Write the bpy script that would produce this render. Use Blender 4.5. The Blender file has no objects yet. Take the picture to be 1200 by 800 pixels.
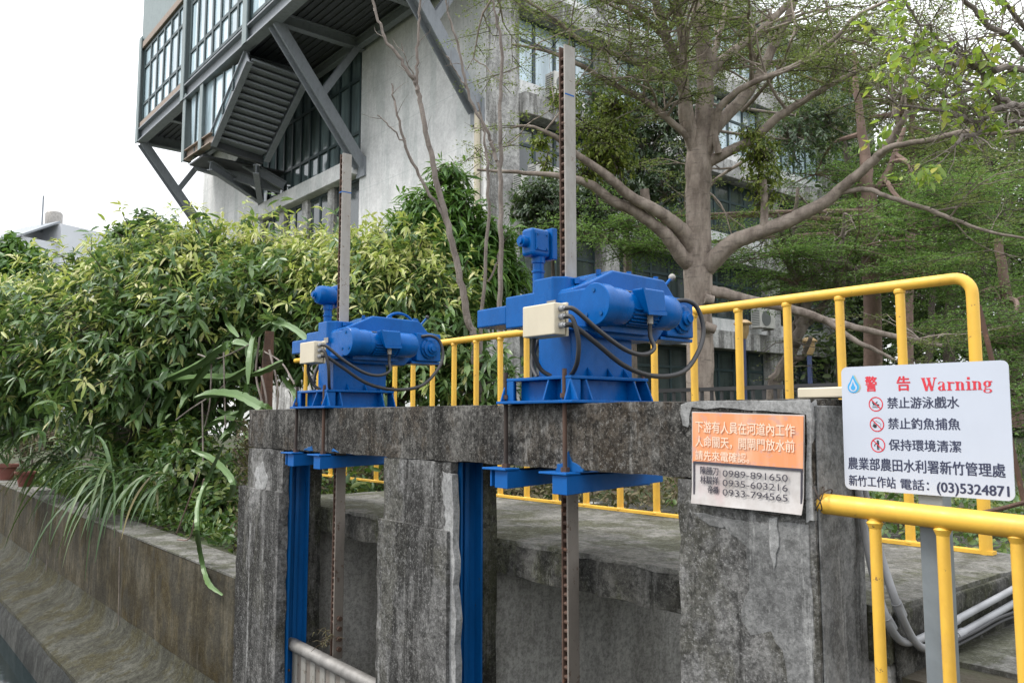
import bpy, math, random
import numpy as np
from mathutils import Vector, Matrix
random.seed(7); RNG = np.random.default_rng(11)
S = bpy.context.scene
COL = S.collection

# ------------------------------------------------------------------ camera frame (deck top is z = 0, metres)
FPX, EYE = 952.0, np.array([0., 0., 0.53])
_pitch = math.atan(90 / FPX); _yaw = math.atan(793 / math.hypot(FPX, 90))
_fh = np.array([-math.cos(_yaw), math.sin(_yaw), 0.]); _up = np.array([0, 0, 1.])
RT = np.cross(_fh, _up); FW = _fh * math.cos(_pitch) + _up * math.sin(_pitch); UPV = np.cross(RT, FW)
def ray(x, y): return FW + RT * (x - 600) / FPX + UPV * (400 - y) / FPX
# survey helpers: a sight line of the photograph met with a known real plane
def at_z(x, y, z): r = ray(x, y); return EYE + r * (z - EYE[2]) / r[2]
def at_y(x, y, Y): r = ray(x, y); return EYE + r * Y / r[1]
def at_x(x, y, X): r = ray(x, y); return EYE + r * X / r[0]
def at_d(x, y, d): return EYE + ray(x, y) * d

# ------------------------------------------------------------------ node helpers / materials
def new_mat(name):
    m = bpy.data.materials.new(name); m.use_nodes = True
    nt = m.node_tree; b = nt.nodes['Principled BSDF']
    return m, nt, b
def N(nt, kind, **kw):
    n = nt.nodes.new(kind)
    for k, v in kw.items():
        if k in n.inputs: n.inputs[k].default_value = v
        else: setattr(n, k, v)
    return n
def noise(nt, scale, stretch=(1, 1, 1), detail=6, rough=0.6, seed=0.0):
    tc = N(nt, 'ShaderNodeTexCoord'); mp = N(nt, 'ShaderNodeMapping')
    mp.inputs['Scale'].default_value = stretch; mp.inputs['Location'].default_value = (seed, seed * .7, seed * 1.3)
    nt.links.new(tc.outputs['Object'], mp.inputs['Vector'])
    n = N(nt, 'ShaderNodeTexNoise'); n.inputs['Scale'].default_value = scale
    n.inputs['Detail'].default_value = detail; n.inputs['Roughness'].default_value = rough
    nt.links.new(mp.outputs[0], n.inputs['Vector'])
    return n.outputs['Fac']
def ramp(nt, fac, stops):
    r = N(nt, 'ShaderNodeValToRGB'); e = r.color_ramp.elements
    while len(e) < len(stops): e.new(0.5)
    for el, (p, c) in zip(e, stops):
        el.position = p; el.color = (c, c, c, 1) if not hasattr(c, '__len__') else (*c, 1)
    nt.links.new(fac, r.inputs[0]); return r.outputs[0]
def mix(nt, fac, a, b, mode='MIX'):
    m = N(nt, 'ShaderNodeMix', data_type='RGBA', blend_type=mode)
    for sock, v in ((m.inputs[0], fac), (m.inputs[6], a), (m.inputs[7], b)):
        if isinstance(v, (int, float)): sock.default_value = v
        elif isinstance(v, tuple): sock.default_value = (*v, 1)
        else: nt.links.new(v, sock)
    return m.outputs[2]
def bump(nt, b, h, strength=.4, dist=.01):
    bp = N(nt, 'ShaderNodeBump'); bp.inputs['Strength'].default_value = strength; bp.inputs['Distance'].default_value = dist
    nt.links.new(h, bp.inputs['Height']); nt.links.new(bp.outputs[0], b.inputs['Normal'])
def col(nt, b, c):
    if isinstance(c, tuple): b.inputs['Base Color'].default_value = (*c, 1)
    else: nt.links.new(c, b.inputs['Base Color'])

def concrete(name, base, dark, light, stain=.5, streak=.5, scale=1.0, tint=None, tint_amt=0, bumpiness=.5, joints=None, lichen=0.0, speck=.35):
    m, nt, b = new_mat(name)
    big = noise(nt, 1.7 * scale, seed=1, detail=8, rough=.65); med = noise(nt, 7 * scale, (1, 1, .7), seed=3, detail=10, rough=.7)
    fine = noise(nt, 34 * scale, seed=5, detail=8, rough=.75); grit = noise(nt, 95 * scale, seed=15, detail=5, rough=.8)
    st = noise(nt, 5 * scale, (1, 1, .09), detail=9, rough=.7, seed=9)
    st2 = noise(nt, 13 * scale, (1, 1, .07), detail=9, rough=.75, seed=21)
    def mul(c, f, lo, hi, a, z): return mix(nt, 1.0, c, ramp(nt, f, [(a, lo), (z, hi)]), 'MULTIPLY')
    c = mix(nt, ramp(nt, big, [(.40, 0.), (.60, .55)]), base, light)
    c = mul(c, med, 1 - .62 * stain, 1.0, .43, .57)
    if tint: c = mix(nt, ramp(nt, noise(nt, 2.6 * scale, (1, 1, .6), seed=33, detail=9, rough=.7), [(.49, 0.), (.55, tint_amt)]), c, tint)
    c = mix(nt, ramp(nt, st, [(.50, 0.), (.56, streak)]), c, dark)
    c = mix(nt, ramp(nt, st2, [(.57, 0.), (.62, streak * .8)]), c, light)
    if lichen:
        c = mix(nt, ramp(nt, noise(nt, 16 * scale, seed=75, detail=10, rough=.8), [(.53, 0.), (.57, lichen)]), c, dark)
        c = mix(nt, ramp(nt, noise(nt, 22 * scale, seed=55, detail=10, rough=.85), [(.55, 0.), (.585, lichen)]), c, tuple(.75 * x for x in light))
    c = mul(c, fine, 1 - speck, 1.0, .42, .56)
    c = mix(nt, ramp(nt, grit, [(.57, .0), (.62, speck)]), c, light)
    c = mul(c, grit, 1 - speck * .8, 1.0, .40, .47)
    if joints:
        tc = N(nt, 'ShaderNodeTexCoord'); sp = N(nt, 'ShaderNodeSeparateXYZ'); nt.links.new(tc.outputs['Object'], sp.inputs[0])
        for ax, period, wd in joints:
            mm = N(nt, 'ShaderNodeMath', operation='PINGPONG'); mm.inputs[1].default_value = period / 2
            nt.links.new(sp.outputs[ax], mm.inputs[0])
            l = N(nt, 'ShaderNodeMath', operation='LESS_THAN'); l.inputs[1].default_value = wd
            nt.links.new(mm.outputs[0], l.inputs[0])
            k = N(nt, 'ShaderNodeMath', operation='MULTIPLY'); k.inputs[1].default_value = .4
            nt.links.new(l.outputs[0], k.inputs[0]); c = mix(nt, k.outputs[0], c, dark)
    col(nt, b, c); b.inputs['Roughness'].default_value = .92; b.inputs['Specular IOR Level'].default_value = .2
    h = mix(nt, .55, fine, med); bump(nt, b, h, bumpiness, .025)
    return m
def paint(name, c, chips=None, chip_amt=0, dirt=.25, rough=.35, dirt_col=None, gloss_var=True, spec=.5):
    m, nt, b = new_mat(name)
    cc = mix(nt, ramp(nt, noise(nt, 9, (1, 1, .5), seed=2, detail=8, rough=.7), [(.45, 0.), (.72, dirt)]), c, dirt_col or tuple(x * .45 for x in c))
    if chips: cc = mix(nt, ramp(nt, noise(nt, 22, seed=8, detail=8, rough=.75), [(.66 - chip_amt, 0.), (.69 - chip_amt, 1.)]), cc, chips)
    col(nt, b, cc)
    if gloss_var:
        nt.links.new(ramp(nt, noise(nt, 30, seed=4), [(.3, rough - .08), (.7, rough + .15)]), b.inputs['Roughness'])
    else: b.inputs['Roughness'].default_value = rough
    b.inputs['Specular IOR Level'].default_value = spec
    bump(nt, b, noise(nt, 45, seed=6, detail=3), .08, .004)
    return m
def plain(name, c, rough=.5, metal=0.0, var=.15, scale=12):
    m, nt, b = new_mat(name)
    col(nt, b, mix(nt, ramp(nt, noise(nt, scale, seed=3, detail=7), [(.35, 0.), (.7, 1.)]), c, tuple(x * (1 - var) for x in c)))
    b.inputs['Roughness'].default_value = rough; b.inputs['Metallic'].default_value = metal
    return m
def leaf_mat(name, stops, rough=.45, trans=.25, tcol=None):
    m, nt, b = new_mat(name)
    g = N(nt, 'ShaderNodeNewGeometry')
    c = ramp(nt, g.outputs['Random Per Island'], stops)
    col(nt, b, c); b.inputs['Roughness'].default_value = rough
    t = N(nt, 'ShaderNodeBsdfTranslucent'); nt.links.new(mix(nt, .5, c, tcol or (.12, .2, .02)), t.inputs[0])
    ms = N(nt, 'ShaderNodeMixShader'); ms.inputs[0].default_value = trans
    nt.links.new(b.outputs[0], ms.inputs[1]); nt.links.new(t.outputs[0], ms.inputs[2])
    nt.links.new(ms.outputs[0], nt.nodes['Material Output'].inputs[0])
    return m
def bark(name, a, bcol, scale=1.0, moss=None):
    m, nt, b = new_mat(name)
    v = noise(nt, 7 * scale, (1, 1, .35), detail=8, rough=.7)
    c = mix(nt, ramp(nt, v, [(.38, 0.), (.62, 1.)]), a, bcol)
    c = mix(nt, ramp(nt, noise(nt, 14 * scale, (.5, .5, 2.2), seed=5), [(.55, 0.), (.68, .55)]), c, tuple(x * .5 for x in bcol))
    if moss: c = mix(nt, ramp(nt, noise(nt, 3, seed=12), [(.52, 0.), (.64, .6)]), c, moss)
    col(nt, b, c); b.inputs['Roughness'].default_value = .9
    bump(nt, b, v, .5, .02); return m
def glass(name, c=(.06, .085, .09), rough=.06):
    m, nt, b = new_mat(name)
    col(nt, b, mix(nt, ramp(nt, noise(nt, .8, (2.5, 2.5, .35), seed=4), [(.42, 0.), (.58, 1.)]), c, tuple(x * 1.9 for x in c)))
    b.inputs['Roughness'].default_value = rough; b.inputs['IOR'].default_value = 1.6
    b.inputs['Specular IOR Level'].default_value = .8
    bump(nt, b, noise(nt, 1.2, seed=8, detail=2), .05, .05)
    return m

M = {}
M['conc'] = concrete('weathered_concrete', (.15, .146, .138), (.024, .023, .021), (.40, .395, .385), stain=.7, streak=.8, tint=(.06, .057, .035), tint_amt=.5, bumpiness=.8, lichen=.5, speck=.48)
M['conc_beam'] = concrete('stained_beam_concrete', (.075, .070, .062), (.014, .013, .011), (.30, .29, .27), stain=.8, streak=.7, tint=(.058, .036, .016), tint_amt=.5, bumpiness=.8, lichen=.75, speck=.6)
M['conc_light'] = concrete('patched_concrete', (.185, .185, .182), (.045, .045, .042), (.37, .37, .36), stain=.55, streak=.85, bumpiness=.45, lichen=.3, speck=.35)
M['mortar'] = concrete('mortar_patch', (.30, .30, .295), (.1, .1, .095), (.46, .46, .45), stain=.3, streak=.3, bumpiness=.3)
M['deck'] = concrete('deck_concrete', (.165, .16, .14), (.05, .052, .03), (.34, .335, .315), stain=.6, streak=.0, tint=(.06, .064, .028), tint_amt=.65, bumpiness=.5, lichen=.4)
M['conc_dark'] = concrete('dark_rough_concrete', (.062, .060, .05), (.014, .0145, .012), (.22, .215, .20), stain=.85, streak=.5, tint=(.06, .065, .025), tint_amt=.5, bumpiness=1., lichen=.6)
M['culvert'] = concrete('culvert_concrete', (.52, .51, .475), (.26, .255, .23), (.58, .575, .55), stain=.3, streak=.4, bumpiness=.25)
M['algae'] = concrete('algae_stained_wall', (.058, .043, .016), (.020, .016, .008), (.17, .155, .12), stain=.6, streak=.45, tint=(.045, .043, .036), tint_amt=.6, bumpiness=.7, lichen=.2, speck=.3)
M['ledge'] = concrete('silty_ledge', (.062, .060, .043), (.022, .021, .014), (.14, .14, .12), stain=.6, streak=.2, bumpiness=.9, tint=(.055, .048, .020), tint_amt=.8, lichen=.5)
M['ledge_dark'] = concrete('wet_ledge', (.035, .038, .037), (.012, .014, .013), (.11, .11, .10), stain=.8, streak=.2, bumpiness=.6)
M['facade'] = concrete('fair_faced_facade', (.74, .74, .735), (.44, .48, .47), (.85, .85, .84), stain=.2, streak=.4, speck=.12, scale=.3, bumpiness=.12, joints=((2, 1.5, .012),))
M['facade_old'] = concrete('streaked_facade', (.52, .515, .50), (.17, .165, .155), (.70, .69, .67), stain=.6, streak=.8, scale=.35, bumpiness=.2)
M['blue'] = paint('blue_enamel', (.0, .090, .325), chips=(.07, .06, .06), chip_amt=-.05, dirt=.6, rough=.27, dirt_col=(.0, .050, .185), spec=.2)
M['blue_old'] = paint('worn_blue_paint', (.0, .08, .26), chips=(.05, .05, .055), chip_amt=.0, dirt=.5, rough=.5, spec=.3)
M['blue_bright'] = paint('fresh_blue_paint', (.0, .10, .36), dirt=.3, rough=.45, spec=.3)
M['yellow'] = paint('yellow_paint', (.74, .44, .055), chips=(.22, .12, .05), chip_amt=.025, dirt=.55, rough=.45, dirt_col=(.50, .27, .05))
M['cream'] = paint('cream_box_paint', (.56, .50, .38), dirt=.2, rough=.5)
M['rust'] = paint('rusty_steel', (.085, .048, .033), chips=(.18, .085, .05), chip_amt=.06, dirt=.6, rough=.8)
M['rustdark'] = paint('dark_rusty_steel', (.045, .032, .026), chips=(.13, .06, .035), chip_amt=.03, dirt=.5, rough=.85)
M['galv'] = paint('weathered_galvanised_steel', (.30, .285, .26), chips=(.15, .11, .08), chip_amt=.06, dirt=.6, rough=.65, dirt_col=(.15, .125, .10))
M['galv_low'] = paint('stained_steel', (.20, .175, .15), chips=(.10, .065, .045), chip_amt=.08, dirt=.5, rough=.6)
M['ribsteel'] = paint('silty_galvanised_rib', (.27, .26, .235), chips=(.17, .15, .12), chip_amt=.08, dirt=.6, rough=.7, dirt_col=(.16, .15, .125))
M['stainless'] = plain('brushed_stainless', (.33, .315, .295), .5, .5, .45, 14)
M['steelpost'] = plain('grey_steel_post', (.23, .26, .28), .5, .3, .25)
M['rubber'] = plain('black_rubber', (.028, .028, .03), .55)
M['pvc'] = plain('grey_pvc', (.30, .305, .315), .5, 0, .35, 7)
M['white'] = plain('sign_white', (.50, .535, .61), .35, 0, .04)
M['red'] = plain('sign_red', (.62, .03, .05), .5)
M['ink'] = plain('dark_blue_ink', (.03, .035, .075), .5)
M['black'] = plain('black_ink', (.02, .02, .025), .6)
M['greyink'] = plain('faded_ink', (.05, .045, .06), .6)
M['skyblue'] = plain('logo_blue', (.05, .35, .68), .4); M['tealk'] = plain('logo_teal', (.18, .52, .62), .4); M['sandk'] = plain('logo_sand', (.62, .50, .36), .4); M['greyk'] = plain('logo_grey', (.33, .42, .38), .4)
m, nt, b = new_mat('orange_vinyl')
c = mix(nt, ramp(nt, noise(nt, 14, (1, 1, .12), seed=2), [(.42, 0.), (.62, .75)]), (.72, .28, .12), (.74, .42, .27))
c = mix(nt, ramp(nt, noise(nt, 30, seed=7), [(.54, 0.), (.62, .6)]), c, (.50, .30, .26)); col(nt, b, c); b.inputs['Roughness'].default_value = .5; M['orange'] = m
m, nt, b = new_mat('peeling_paper')
c = mix(nt, ramp(nt, noise(nt, 9, seed=2, detail=8), [(.4, 0.), (.65, .8)]), (.50, .475, .46), (.30, .26, .235))
c = mix(nt, ramp(nt, noise(nt, 6, (1, 1, .4), seed=17), [(.55, 0.), (.66, .6)]), c, (.5, .36, .36)); col(nt, b, c); b.inputs['Roughness'].default_value = .6; M['paper'] = m
M['letter_pale'] = plain('pale_lettering', (.82, .62, .47), .6)
M['rustband'] = paint('rusty_edge_trim', (.30, .24, .20), chips=(.30, .13, .06), chip_amt=.05, dirt=.5, rough=.8)
M['steelgrey'] = paint('grey_steel_beam', (.24, .26, .285), dirt=.45, rough=.6)
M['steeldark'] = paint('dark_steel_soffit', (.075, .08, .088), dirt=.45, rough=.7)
M['panelgreen'] = paint('grey_green_cladding', (.20, .245, .25), dirt=.4, rough=.55, dirt_col=(.1, .12, .12))
M['frame'] = plain('dark_green_frame', (.035, .06, .065), .5)
M['glass'] = glass('reflective_glazing', (.10, .14, .15), .05)
M['glassblue'] = glass('pale_glazing', (.30, .38, .42), .08)
M['glassmid'] = glass('curtain_wall_glass', (.09, .12, .125), .07)
M['glassdark'] = glass('dark_window_glass', (.035, .045, .045), .08)
M['curtain'] = plain('net_curtain', (.42, .44, .43), .8, 0, .5, 9)
M['acwhite'] = plain('air_conditioner_white', (.62, .61, .57), .5, 0, .25, 5)
M['acdark'] = plain('air_conditioner_grille', (.16, .17, .165), .6)
M['lampblue'] = paint('blue_lamp_post_paint', (.05, .07, .17), chips=(.3, .3, .3), chip_amt=.02)
M['lamptan'] = plain('amber_lamp_glass', (.50, .34, .17), .4)
M['bark_main'] = bark('grey_pink_bark', (.37, .31, .265), (.17, .135, .112), 1., None)
M['bark_dark'] = bark('dark_bark', (.105, .085, .068), (.055, .045, .036), 1.2)
M['bark_grey'] = bark('grey_bark', (.24, .20, .175), (.14, .115, .098), 1.2)
M['bark_pink'] = bark('reddish_bark', (.24, .165, .135), (.15, .10, .082), .8)
M['twig'] = bark('bare_twig_bark', (.25, .215, .19), (.14, .115, .10), 2)
M['woodpost'] = bark('split_wood_post', (.12, .06, .038), (.055, .035, .026), 1.5)
M['l_litchi'] = leaf_mat('dark_glossy_leaf', [(0, (.048, .10, .034)), (.5, (.10, .185, .062)), (1, (.19, .28, .10))], .3, .38)
M['l_young'] = leaf_mat('young_yellow_leaf', [(0, (.26, .35, .07)), (.5, (.44, .49, .15)), (1, (.66, .62, .32))], .45, .38, (.34, .42, .05))
M['l_mango'] = leaf_mat('bright_green_leaf', [(0, (.04, .11, .02)), (.6, (.09, .20, .035)), (1, (.16, .28, .06))], .4, .38)
M['l_feather'] = leaf_mat('olive_small_leaf', [(0, (.12, .15, .045)), (.5, (.20, .235, .08)), (1, (.30, .31, .13))], .6, .5)
M['l_feather2'] = leaf_mat('fresh_small_leaf', [(0, (.09, .19, .045)), (.5, (.165, .30, .075)), (1, (.26, .39, .12))], .6, .5)
M['l_dark'] = leaf_mat('bluish_dark_leaf', [(0, (.035, .065, .035)), (.6, (.07, .11, .06)), (1, (.13, .17, .11))], .4, .3)
M['l_far'] = leaf_mat('far_leaf', [(0, (.05, .085, .038)), (.6, (.11, .155, .065)), (1, (.18, .23, .10))], .6, .4)
M['l_bright'] = leaf_mat('lime_leaf', [(0, (.16, .27, .05)), (.75, (.28, .40, .10)), (1, (.5, .44, .08))], .45, .45, (.45, .6, .05))
M['l_lime'] = leaf_mat('yellow_green_leaf', [(0, (.10, .15, .025)), (.6, (.20, .25, .04)), (1, (.30, .33, .07))], .5, .35)
M['l_lily'] = leaf_mat('strap_leaf', [(0, (.035, .08, .025)), (.6, (.075, .14, .045)), (.85, (.15, .19, .09)), (1, (.22, .18, .07))], .45, .2)
M['l_under'] = leaf_mat('undergrowth_leaf', [(0, (.03, .075, .018)), (.6, (.07, .14, .03)), (1, (.17, .2, .05))], .45, .25)
M['l_dead'] = leaf_mat('withered_leaf', [(0, (.07, .05, .03)), (.5, (.11, .085, .05)), (1, (.16, .15, .07))], .8, .15)
M['cactus'] = leaf_mat('cactus_green', [(0, (.055, .12, .03)), (1, (.10, .17, .045))], .42, .05)
M['pot'] = plain('terracotta', (.19, .065, .05), .75)
M['stone'] = concrete('field_stone', (.25, .24, .21), (.09, .085, .07), (.4, .39, .36), stain=.5, streak=0)
m, nt, b = new_mat('soil_and_moss')
c = mix(nt, ramp(nt, noise(nt, 1.5, seed=2), [(.4, 0.), (.6, 1.)]), (.055, .045, .03), (.045, .065, .022)); col(nt, b, c); b.inputs['Roughness'].default_value = .95
bump(nt, b, noise(nt, 12, seed=3), .6, .05); M['soil'] = m
m, nt, b = new_mat('still_canal_water')
b.inputs['Base Color'].default_value = (.012, .02, .022, 1); b.inputs['Roughness'].default_value = .06; b.inputs['IOR'].default_value = 1.33
bump(nt, b, noise(nt, 4, (1, .5, 1), seed=3, detail=3), .06, .03); M['water'] = m
M['bank'] = plain('far_building_white', (.60, .62, .66), .7, 0, .12, .3)

# ------------------------------------------------------------------ mesh helpers
def link(name, me, parent=None):
    o = bpy.data.objects.new(name, me); COL.objects.link(o)
    if parent is not None: o.parent = parent
    return o
def origin(parent):
    p = np.zeros(3); q = parent
    while q is not None: p += np.array(q.location); q = q.parent
    return p
class MB:
    def __init__(s): s.v = []; s.f = []; s.n = 0
    def add(s, v, f):
        s.v.extend([tuple(map(float, p)) for p in v]); s.f.extend([tuple(i + s.n for i in q) for q in f]); s.n = len(s.v); return s
    def box(s, a, b):
        (x0, y0, z0), (x1, y1, z1) = a, b
        return s.add([(x0,y0,z0),(x1,y0,z0),(x1,y1,z0),(x0,y1,z0),(x0,y0,z1),(x1,y0,z1),(x1,y1,z1),(x0,y1,z1)],
                     [(0,3,2,1),(4,5,6,7),(0,1,5,4),(1,2,6,5),(2,3,7,6),(3,0,4,7)])
    def prism(s, poly, axis, a, b):
        """closed polygon of 2-d points swept along axis from a to b"""
        n = len(poly)
        def p3(p, t): return {0: (t, p[0], p[1]), 1: (p[0], t, p[1]), 2: (p[0], p[1], t)}[axis]
        v = [p3(p, a) for p in poly] + [p3(p, b) for p in poly]
        f = [tuple(range(n))[::-1], tuple(range(n, 2 * n))] + [(i, (i + 1) % n, n + (i + 1) % n, n + i) for i in range(n)]
        return s.add(v, f)
    def bar(s, p, q, w, h, up=(0, 0, 1)):
        p = np.array(p, float); q = np.array(q, float); d = q - p; d /= np.linalg.norm(d); u = np.array(up, float)
        r = np.cross(d, u); r /= np.linalg.norm(r); u = np.cross(r, d)
        c = [(-1, -1), (1, -1), (1, 1), (-1, 1)]
        v = [p + r * w / 2 * i + u * h / 2 * j for i, j in c] + [q + r * w / 2 * i + u * h / 2 * j for i, j in c]
        return s.add(v, [(0,3,2,1),(4,5,6,7),(0,1,5,4),(1,2,6,5),(2,3,7,6),(3,0,4,7)])
    def ibeam(s, p, q, w, h, t, up=(0, 0, 1)):
        p = np.array(p, float); q = np.array(q, float); d = q - p; d /= np.linalg.norm(d); u = np.array(up, float)
        r = np.cross(d, u); r /= np.linalg.norm(r); u = np.cross(r, d)
        s.bar(p, q, t, h - 2 * t, u)
        for k in (-1, 1): s.bar(p + u * k * (h - t) / 2, q + u * k * (h - t) / 2, w, t, u)
        return s
    def tube(s, pts, rad, seg=8, cap=True):
        pts = [np.array(p, float) for p in pts]; n = len(pts)
        rad = [rad] * n if np.isscalar(rad) else list(rad)
        v = []; prev = None
        for i, p in enumerate(pts):
            t = pts[min(i + 1, n - 1)] - pts[max(i - 1, 0)]; t = t / (np.linalg.norm(t) + 1e-9)
            if prev is None:
                a = np.array([0, 0, 1.]) if abs(t[2]) < .9 else np.array([1., 0, 0]); r = np.cross(t, a)
            else: r = prev - t * (prev @ t)
            r /= np.linalg.norm(r) + 1e-9; prev = r; u = np.cross(t, r)
            for k in range(seg):
                an = 2 * math.pi * k / seg; v.append(p + rad[i] * (r * math.cos(an) + u * math.sin(an)))
        f = [(i * seg + k, i * seg + (k + 1) % seg, (i + 1) * seg + (k + 1) % seg, (i + 1) * seg + k) for i in range(n - 1) for k in range(seg)]
        if cap: f += [tuple(range(seg))[::-1], tuple(range((n - 1) * seg, n * seg))]
        return s.add(v, f)
    def cyl(s, p, q, r, seg=24, r2=None): return s.tube([p, q], [r, r if r2 is None else r2], seg)
    def lathe(s, base, prof, axis=2, seg=24):
        """profile of (radius, height) pairs round an axis through base"""
        ax = {0: (1, 2, 0), 1: (2, 0, 1), 2: (0, 1, 2)}[axis]; v = []
        for r, h in prof:
            for k in range(seg):
                a = 2 * math.pi * k / seg; p = [0, 0, 0]; p[ax[0]] = r * math.cos(a); p[ax[1]] = r * math.sin(a); p[ax[2]] = h
                v.append(np.array(base) + p)
        n = len(prof); f = [(i * seg + k, i * seg + (k + 1) % seg, (i + 1) * seg + (k + 1) % seg, (i + 1) * seg + k) for i in range(n - 1) for k in range(seg)]
        f += [tuple(range(seg))[::-1], tuple(range((n - 1) * seg, n * seg))]
        return s.add(v, f)
    def ball(s, c, r, seg=12):
        return s.lathe(c, [(r * math.sin(math.pi * (i + .02) / (seg + .04)), -r * math.cos(math.pi * (i + .02) / (seg + .04))) for i in range(seg + 1)], 2, seg)
    def build(s, name, mat, parent=None, bevel=0, smooth=False, seg=2, rough=0):
        off = origin(parent)
        me = bpy.data.meshes.new(name); me.from_pydata([(p[0] - off[0], p[1] - off[1], p[2] - off[2]) for p in s.v], [], s.f)
        me.validate(); me.update(); me.materials.append(M[mat] if isinstance(mat, str) else mat)
        import bmesh
        bm = bmesh.new(); bm.from_mesh(me); bmesh.ops.recalc_face_normals(bm, faces=bm.faces); bm.to_mesh(me); bm.free()
        o = link(name, me, parent)
        if smooth:
            me.polygons.foreach_set('use_smooth', [True] * len(me.polygons))
            e = o.modifiers.new('edge', 'EDGE_SPLIT'); e.split_angle = math.radians(38)
        if bevel:
            b = o.modifiers.new('bevel', 'BEVEL'); b.width = bevel; b.segments = seg; b.limit_method = 'ANGLE'; b.angle_limit = math.radians(35)
        return o
def empty(name, label, cat, loc=(0, 0, 0), group=None, kind=None):
    o = bpy.data.objects.new(name, None); COL.objects.link(o); o.location = tuple(map(float, loc)); o.empty_display_size = .1
    return tag(o, label, cat, group, kind)
def tag(o, label=None, cat=None, group=None, kind=None):
    if label: o['label'] = label
    if cat: o['category'] = cat
    if group: o['group'] = group
    if kind: o['kind'] = kind
    return o
def eroded(o, cut=.09, amp=.018, freq=6.0, seed=0):
    """subdivide a concrete block and wear its faces and arrises unevenly"""
    import bmesh
    from mathutils import noise as mn
    me = o.data; bm = bmesh.new(); bm.from_mesh(me)
    for _ in range(6):
        es = [e for e in bm.edges if e.calc_length() > cut * 1.6]
        if not es: break
        bmesh.ops.subdivide_edges(bm, edges=es, cuts=1, use_grid_fill=True)
    bm.normal_update()
    sharp = {}
    for v in bm.verts:
        k = 0
        for e in v.link_edges:
            if len(e.link_faces) == 2 and e.calc_face_angle(0) > .6: k += 1
        sharp[v] = k
    off = Vector((seed * 3.1, seed * 1.7, seed))
    for v in bm.verts:
        n = mn.fractal(v.co * freq + off, 1.0, 2.0, 4)
        a = amp * (.35 * n) if not sharp[v] else -amp * max(0, .35 + 1.1 * n)
        v.co += v.normal * a
    bmesh.ops.triangulate(bm, faces=[f for f in bm.faces if len(f.verts) > 4])
    bm.to_mesh(me); bm.free(); me.polygons.foreach_set('use_smooth', [True] * len(me.polygons))
    e = o.modifiers.new('edge', 'EDGE_SPLIT'); e.split_angle = math.radians(45)
    return o
def spline(pts, n=6):
    p = [np.array(q, float) for q in pts]
    if len(p) < 3: return [p[0] + (p[-1] - p[0]) * t for t in np.linspace(0, 1, n)]
    p = [2 * p[0] - p[1]] + p + [2 * p[-1] - p[-2]]; out = []
    for i in range(1, len(p) - 2):
        a, b, c, d = p[i - 1:i + 3]
        for t in np.arange(n) / n:
            out.append(.5 * ((2 * b) + (-a + c) * t + (2 * a - 5 * b + 4 * c - d) * t * t + (-a + 3 * b - 3 * c + d) * t ** 3))
    out.append(p[-2]); return out
def unit(a): return a / (np.linalg.norm(a, axis=-1, keepdims=True) + 1e-9)
def leaves(name, base, d, nrm, L, W, mat, parent, quad=True, droop=.12, fold=.12):
    """every leaf a small folded blade (two quads) or one diamond"""
    base = np.asarray(base, float); n = len(base); d = unit(np.asarray(d, float)); s = unit(np.cross(d, nrm)); u = np.cross(s, d)
    L = np.broadcast_to(np.asarray(L, float), n)[:, None]; W = np.broadcast_to(np.asarray(W, float), n)[:, None]
    dr = np.zeros((n, 3)); dr[:, 2] = -1; tip = base + d * L + dr * L * droop
    l = base + d * L * .45 + s * W / 2 + u * W * fold; r = base + d * L * .45 - s * W / 2 + u * W * fold
    off = origin(parent)
    if quad:
        V = np.stack([base, r, tip, l], 1); k = 4; FS = [[0, 1, 2, 3]]
    else:
        def row(t, w, dz): 
            c = base + d * L * t + dr * L * droop * t * t; return c + s * W * w / 2 + u * W * fold, c - u * W * fold * .3, c - s * W * w / 2 + u * W * fold
        l1, m1, r1 = row(.28, .82, 0); l2, m2, r2 = row(.62, .88, 0)
        V = np.stack([base, l1, m1, r1, l2, m2, r2, tip], 1); k = 8
        FS = [[0, 3, 2], [0, 2, 1], [2, 3, 6, 5], [1, 2, 5, 4], [5, 6, 7], [4, 5, 7]]
    V = V.reshape(-1, 3) - off
    li = np.concatenate([np.array(f) for f in FS]); tot = np.array([len(f) for f in FS])
    LI = (np.arange(n)[:, None] * k + li[None]).ravel().astype(np.int32); TT = np.tile(tot, n).astype(np.int32); ST = np.concatenate([[0], np.cumsum(TT)[:-1]]).astype(np.int32)
    me = bpy.data.meshes.new(name); me.vertices.add(len(V)); me.vertices.foreach_set('co', V.ravel())
    me.loops.add(len(LI)); me.loops.foreach_set('vertex_index', LI)
    me.polygons.add(len(TT)); me.polygons.foreach_set('loop_start', ST); me.polygons.foreach_set('loop_total', TT)
    me.update(calc_edges=True); me.materials.append(M[mat]); return link(name, me, parent)
def rnd_dirs(n):
    return unit(RNG.normal(size=(n, 3)))
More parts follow.
